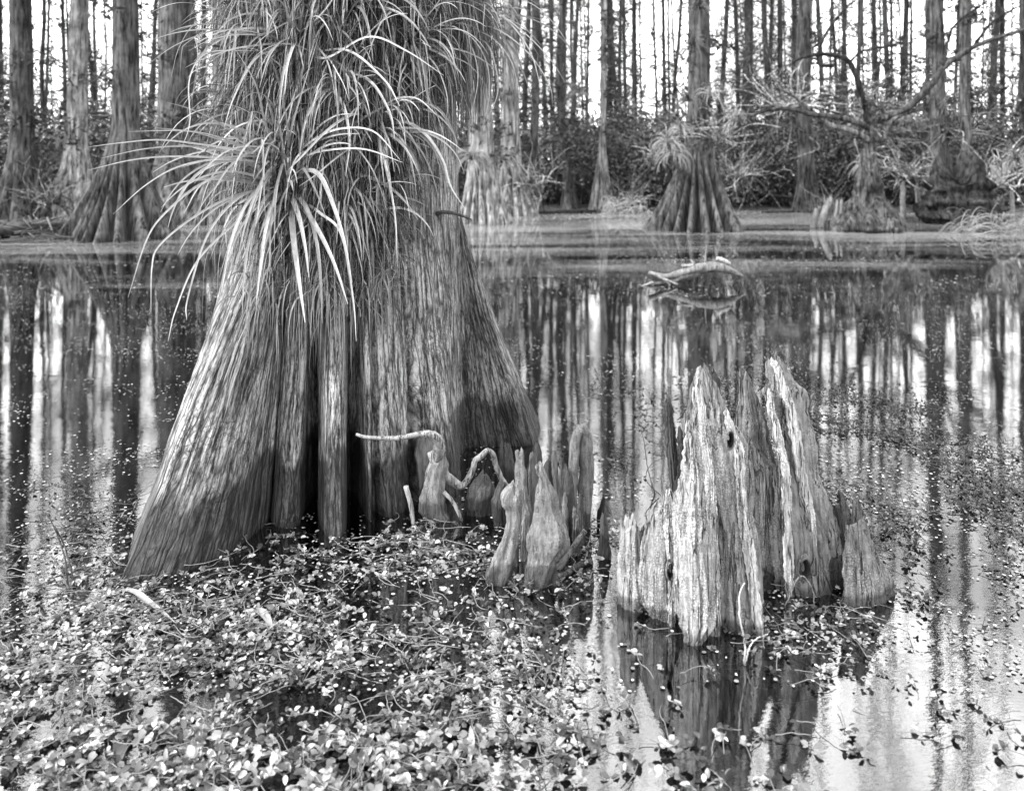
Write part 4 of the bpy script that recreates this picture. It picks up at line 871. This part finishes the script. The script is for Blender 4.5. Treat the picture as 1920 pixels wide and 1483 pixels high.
for q in range(4):
    st, mb = shrub_mesh(500 + q); t = thing('shrub', None, 'shrub'); st.build('stems', M_TWIG, t); mb.build('foliage', M_SHRUB, t, False); sh.append(t)
su = [False] * 4
def shrub(px, D, q, s_, lab, grp):
    loc = ((px - 960) / FPX * D, D, .03); rz = rng.random() * 6.28
    if not su[q]: t = sh[q]; su[q] = True; t.location = loc; t.rotation_euler = (0, 0, rz); t.scale = (s_,) * 3; t['label'] = lab; t['group'] = grp
    else: dup(sh[q], loc, rz, s_, lab, grp)
q = 0
for row, (D, n_, s_) in enumerate(((25.2, 13, 1.05), (27.0, 12, 1.4), (29, 12, 1.6))):
    for px in np.linspace(1165, 2000, n_):
        shrub(px + rng.uniform(-18, 18), D + rng.uniform(-.4, .5), q % 4, s_ * rng.uniform(.7, 1.4), 'dark glossy broadleaf shrub in the thicket along the right far bank', 'shrubs of the right hand thicket'); q += 1
for px, D, s_ in ((850, 25.5, 1.2), (880, 27, 1.6), (930, 26.5, 1.4), (1015, 25.5, .9), (1040, 26, .9), (1075, 27.5, 1.3), (1100, 26, 1.), (990, 27, 1.), (1130, 28.5, 1.5)):
    shrub(px, D, q % 4, s_, 'dark shrub between the narrow trunks right of the big trunk', 'shrubs behind the narrow trunks'); q += 1
for px, D, s_ in ((345, 25, 1.3), (395, 25, 1.2), (90, 24, 1.), (440, 26, 1.5), (10, 25, 1.6), (-40, 24, 1.5), (180, 27, 1.3), (300, 28, 1.7), (60, 28, 1.5), (240, 29, 1.6)):
    shrub(px, D, q % 4, s_, 'dark shrub behind the trees on the left bank', 'shrubs of the left bank'); q += 1

# far air plants on background trees
def far_plant(px, py, D, size, label, tone=(.3, .8), n=46, g=2.4):
    c = PD(px, py, D); mb = MB()
    for q in range(n):
        a = rng.random() * 6.28; el = rng.random() * 1.4; d = np.array((math.sin(el) * math.cos(a), math.sin(el) * math.sin(a) - .2, math.cos(el)))
        P = droop((0, 0, 0), d, size * rng.uniform(.5, 1), g / size, 9, False); ribbon(mb, P, leafw(9, size * .045), rng.uniform(*tone), .4)
    o = mb.build('air_plant', M_AIR); o.location = c; return tag(o, label, 'air plant', 'air plants on the background trees')
D3 = DY(430) - .95; D4 = DY(430) - .55
for a in ((1692, 215, 21.5, .75, 'bright mop of narrow leaves on the dead branching tree'), (1622, 312, 17.2, .62, 'pale drooping tuft crowning the short trunk behind the white knees'), (1375, 215, 20, .5, 'pale tuft at the left end of the long bleached branch'),
          (1250, 270, D3, .6, 'pale tuft low on the left flank of the shaggy cypress'), (1262, 292, D3, .65, 'shaggy tuft on the left root of the shaggy cypress'), (1290, 190, D4, .6, 'dark tuft at the front of the shaggy cypress', (.08, .3)),
          (1330, 180, D4, .6, 'pale tuft on the right side of the shaggy cypress'), (1275, 245, D3, .55, 'tuft halfway down the left side of the shaggy cypress'), (1300, 92, D4, .6, 'dark tuft high on the shaggy cypress', (.06, .25)), (1310, 20, D4, .7, 'dark crown-like tuft at the top of the shaggy cypress', (.06, .25)),
          (328, 120, 19.3, .5, 'upper tuft on the broad left cypress'), (318, 180, 19.2, .45, 'middle tuft on the broad left cypress', (.1, .4)), (305, 235, 19.0, .5, 'lower left tuft on the broad left cypress', (.1, .45)), (325, 245, 19.0, .5, 'lower right tuft on the broad left cypress', (.1, .5)), (320, 315, 18.6, .5, 'lowest tuft on the broad left cypress', (.15, .5)),
          (955, 180, 21, .6, 'dark tuft on the pale tapering cypress', (.06, .3)), (1085, 175, 24, .8, 'large pale drooping frond tuft left of the slender pale cypress', (.2, .7)), (940, 300, 19.5, .8, 'pale tuft over the fluted foot right of the big trunk'), (885, 300, 18.6, .8, 'grey tuft over the wide dark foot right of the big trunk'),
          (1850, 320, 19, .6, 'grey tuft on the dark stump at the right'), (1905, 300, 18, .8, 'bushy tuft at the right edge', (.1, .5)), (1560, 150, 24, .5, 'dark tuft in the branches of the dead tree', (.06, .3)), (150, 215, 20.5, .4, 'dark mossy clump on the pale ragged cypress', (.04, .15)), (120, 285, 20, .55, 'dark clump at the foot of the pale ragged cypress', (.04, .15))):
    far_plant(*a)

# ------------------------------------------------------------------ dead branching tree and the short trunk at the right
ro, rs = (1360, 0), 3.223
def rp(x, y, D): return PD(ro[0] + x / rs, ro[1] + y / rs, D)
dt = thing('dead_tree', 'leafless branching tree with long limbs reaching to the upper right', 'tree', (rp(870, 1300, 19)[0], 19, 0))
def limb(pts, rad, tone, D=19., name='limb'):
    mb = MB(); P = spline([rp(x, y, D + dz) for x, y, dz in pts], 44) - np.array(dt.location)[None]; r_ = np.interp(np.linspace(0, 1, 44), np.linspace(0, 1, len(rad)), rad)
    P += (rng.random(P.shape) - .5) * .02; tube(mb, P, r_ * 1.35, 8, tone, .2); mb.build(name, M_FAR, dt)
limb([(860, 1330, 0), (850, 1150, 0), (870, 980, 0), (872, 860, 0), (872, 770, 0)], [.2, .16, .12, .09, .08], .6, name='trunk')
limb([(870, 800, 0), (900, 740, 0), (1000, 700, -.2), (1100, 655, -.4), (1250, 500, -.6), (1330, 400, -.8), (1500, 285, -1), (1650, 228, -1.2), (1830, 170, -1.4)], [.07, .06, .06, .055, .06, .05, .04, .03, .02], .45)
limb([(1320, 400, -.8), (1345, 250, -.8), (1400, 140, -.9), (1580, 10, -1)], [.03, .025, .02, .012], .2)
limb([(1500, 280, -1), (1620, 130, -1), (1790, 30, -1)], [.03, .022, .012], .2)
limb([(865, 760, 0), (835, 610, .1), (785, 450, .1), (735, 362, .1), (600, 330, 0), (470, 350, 0), (370, 400, 0)], [.06, .05, .045, .045, .035, .025, .012], .18)
limb([(755, 372, .1), (830, 312, .2), (1000, 280, .3), (1060, 250, .3)], [.025, .02, .015, .008], .2)
limb([(650, 400, 0), (560, 380, 0), (600, 220, 0), (720, 60, 0), (790, 0, 0)], [.03, .03, .025, .02, .012], .2)
limb([(872, 775, 0), (790, 740, -.2), (700, 715, -.3), (520, 690, -.5), (380, 660, -.7), (250, 670, -.8), (130, 710, -.9)], [.055, .05, .045, .045, .035, .03, .015], .75)
limb([(870, 860, 0), (780, 800, -.2), (640, 760, -.3), (560, 700, -.4), (420, 590, -.5), (280, 510, -.5)], [.06, .055, .045, .035, .025, .01], .7)
limb([(960, 870, 0), (985, 780, -.2), (1030, 710, -.3), (1160, 660, -.4), (1260, 590, -.5)], [.05, .045, .04, .035, .015], .8)
limb([(870, 770, 0), (880, 640, .1), (870, 590, 0), (1010, 440, 0)], [.05, .03, .025, .012], .7)
for q in range(34):
    x, y = rng.uniform(450, 1100), rng.uniform(560, 900); a = rng.normal() * 1.; L = rng.uniform(40, 150)
    limb([(x, y, 0), (x + L * .5 + rng.normal() * 20, y - L * a * .3, -.1), (x + L * (1 if rng.random() > .5 else -1), y - L * a * .6, -.2)], [.014, .01, .005], rng.uniform(.3, .9), name='twig')
Dw = DY(433)
sh_ = loft_obj('short_trunk', M_FAR, None, [(955, 820, 900), (1000, 812, 930), (1100, 800, 945), (1180, 790, 960), (1260, 740, 990), (1320, 700, 1030), (1395, 680, 1060)], Dw, ro, rs, .9, 60, 70, .1, 1., .1, .14, 0, -.3, 0, 9, .4, .5)
tag(sh_, 'short dark swollen trunk topped by a drooping tuft, right of centre on the far water', 'tree')
for q, (x0, x1, yt, lean, lab) in enumerate(((508, 548, 1265, 20, 'lowest white knee at the left end of the far row'), (545, 600, 1200, 55, 'tall white knee second in the far row'), (640, 672, 1210, 20, 'white knee third in the far row'), (672, 700, 1205, 15, 'narrow white knee fourth in the far row'), (700, 745, 1230, 10, 'grey knee beside the short dark trunk'),
     (960, 985, 1270, -10, 'white knee at the right foot of the short dark trunk'), (1055, 1090, 1100, 0, 'tall white knee post right of the short trunk'), (1160, 1195, 1110, -20, 'pale post-like knee beside the tall white post'), (1470, 1560, 1170, -30, 'broad white forked knee near the right edge'), (1715, 1750, 1150, 0, 'round white knee at the far right edge'))):
    yb = 1375 if q < 6 else 1330; D = DY(yb / rs + (1 if q < 6 else 0)); c_ = (x0 + x1) / 2; hw = (x1 - x0) / 2
    o = loft_obj('cypress_knee', M_ROOT, None, [(yt, c_ + lean - hw * .3, c_ + lean + hw * .4), (yt + 30, c_ + lean - hw * .7, c_ + lean + hw * .7), ((yt + yb) / 2, c_ - hw * .8 + lean * .5, c_ + hw * .8 + lean * .5), (yb, c_ - hw, c_ + hw)], D, ro, rs, .8, 20, 24, .03, .4, 0, .12, 0, -.2, 0, q * 2.3, .40, .3)
    tag(o, lab, 'cypress knee', 'white knees along the right far bank')
tag(loft_obj('dark_stump', M_FAR, None, [(1000, 1290, 1480), (1030, 1250, 1530), (1120, 1230, 1560), (1250, 1215, 1580), (1350, 1190, 1590)], DY(418), ro, rs, .8, 60, 50, .1, 1., 0, .2, 0, -.3, 0, 4, .25, .4), 'wide dark stump mound behind the white knees near the right edge', 'stump')
bb = []
for q in range(3):
    g = np.random.default_rng(800 + q); t = thing('bare_bush', None, 'bush', (0, 0, 0), 0, 'bare twiggy bushes on the far bank'); mb = MB()
    for k in range(44):
        a = g.random() * 6.28; d = np.array((math.cos(a), math.sin(a), g.uniform(.2, 1.6))); P = [np.array((g.normal() * .15, g.normal() * .15, 0))]; L = g.uniform(.5, 1.9)
        for _ in range(6): d = d + g.normal(size=3) * .45 - np.array((0, 0, .12)); P.append(P[-1] + d / np.linalg.norm(d) * L / 6)
        P = np.array(P); tube(mb, spline(P, 14), np.linspace(.020, .006, 14), 4, g.uniform(.2, 1.))
        b = P[3]; e = b + g.normal(size=3) * .4; tube(mb, [b, e], [.008, .004], 3, g.uniform(.3, 1.))
    mb.build('twigs', M_FARPALE, t); bb.append(t)
for q, (x, y, D, sc_, lab) in enumerate(((1700, 330, 20, 1., 'pale twiggy tangle left of the wide dark stump at the right'), (1480, 200, 21.5, 1.2, 'pale twiggy tangle up in the thicket behind the bleached branch'), (1385, 330, 21, .9, 'bare tangle just right of the shaggy cypress'),
      (1640, 230, 20.5, 1.2, 'thorny tangle around the fork of the dead tree'), (1880, 350, 19.5, 1.1, 'twiggy tangle above the rushes at the right edge'), (1180, 380, 22.8, .8, 'low bare tangle between the slender pale tree and the shaggy one'), (1240, 300, 17, .6, 'small leafless twigs climbing the left flank of the shaggy cypress'), (1345, 260, 16.8, .7, 'pale twigs climbing the right flank of the shaggy cypress'),
      (995, 350, 21.5, .9, 'bare twigs at the foot of the narrow trunks right of the big tree'), (90, 380, 18.5, .9, 'bare twigs heaped between the two leftmost trees'), (1780, 250, 23, 1.3, 'grey tangle hanging in the thicket at the right'), (1560, 400, 19.5, .6, 'little bare tangle behind the white knees'))):
    p = PD(x, y, D)
    if q < 3: t = bb[q]; t.location = p; t.scale = (sc_,) * 3; t['label'] = lab
    else: dup(bb[q % 3], tuple(p), q * 1.3, sc_, lab)
# palms of grass blades lying over the water at the right edge
def arcs(name, label, n, x0, x1, y0, y1, D, L, tone, cat='grass'):
    mb = MB()
    for q in range(n):
        p = PD(rng.uniform(x0, x1), rng.uniform(y0, y1), D + rng.uniform(-.6, .6)); p[2] = max(p[2], .01)
        P = droop(p, (rng.uniform(-1, .4), rng.uniform(-.5, .3), rng.uniform(.2, .9)), L * rng.uniform(.4, 1), 2.6 / L, 10, False); P[:, 2] = np.maximum(P[:, 2], .01); ribbon(mb, P, leafw(10, .018), rng.uniform(*tone), .3)
    return tag(mb.build(name, M_AIR), label, cat, None, 'stuff')
arcs('rush_grass', 'grey arching grass blades bending low over the water at the right edge', 90, 1800, 1960, 408, 434, DY(436), 1.1, (.15, .7))
arcs('root_debris', 'heap of pale bent roots and debris at the middle of the far bank', 90, 1140, 1215, 375, 400, DY(402), .8, (.4, 1.), 'roots')

# ------------------------------------------------------------------ left bank debris
def flog(x0, y0, x1, y1, D0, D1, r_, label, tone=.4, mat=M_FAR):
    a, b = PD(x0, y0, D0), PD(x1, y1, D1); a[2] = max(a[2], .0); b[2] = max(b[2], .0)
    mb = MB(); P = spline([a, (a + b) / 2 + rng.normal(size=3) * r_ * .6, b], 26); tube(mb, P, np.linspace(r_, r_ * .6, 26), 10, tone, .3); o = mb.build('fallen_log', mat); recentre(o, tuple(P[0])); return tag(o, label, 'log')
flog(-60, 455, 150, 425, 14.8, 17, .16, 'dark rotten log lying along the water at the left edge', .22)
flog(-20, 437, 60, 425, 15.4, 16.5, .09, 'grey log on top of the rotten log at the left edge', .5)
flog(40, 440, 135, 415, 16, 17.3, .06, 'thin pale log slanting towards the dark fluted cypress', .8)
flog(60, 425, 120, 405, 17, 18, .04, 'bleached branch lying on the left bank debris', 1.)
flog(1000, 404, 1130, 396, 22, 23, .08, 'dark log lying across the foot of the far bank in the middle', .25)
flog(1120, 398, 1150, 380, 22.5, 23, .05, 'bleached branch propped beside the slender pale cypress', 1.)
flog(1430, 400, 1500, 396, 22.5, 23, .06, 'low dark log below the right hand thicket', .25)
mbk = MB()
for q in range(260):
    p = PD(rng.uniform(-30, 140), rng.uniform(412, 450), rng.uniform(14.8, 18)); p[2] = rng.uniform(0, .16); d = rng.normal(size=3); d[2] *= .25; d /= np.linalg.norm(d); L = rng.uniform(.1, .6)
    tube(mbk, [p, p + d * L / 2, p + d * L], rng.uniform(.006, .02), 4, rng.uniform(.1, 1))
tag(mbk.build('branch_litter', M_TWIG), 'loose heap of broken twigs and sticks on the left bank', 'twigs', None, 'stuff')
sheet('left_shoal', -14, -7.6, 14.6, 20, 0, M_BANK, 'structure', 90, 60, lambda X, Y: .16 * np.clip(1 - ((X + 11.5) / 3.6) ** 2 - ((Y - 17.2) / 2.4) ** 2, -1, 1) + .08 * (fbm(X * 3, Y * 3) - .5))
print('objects', len(bpy.data.objects))
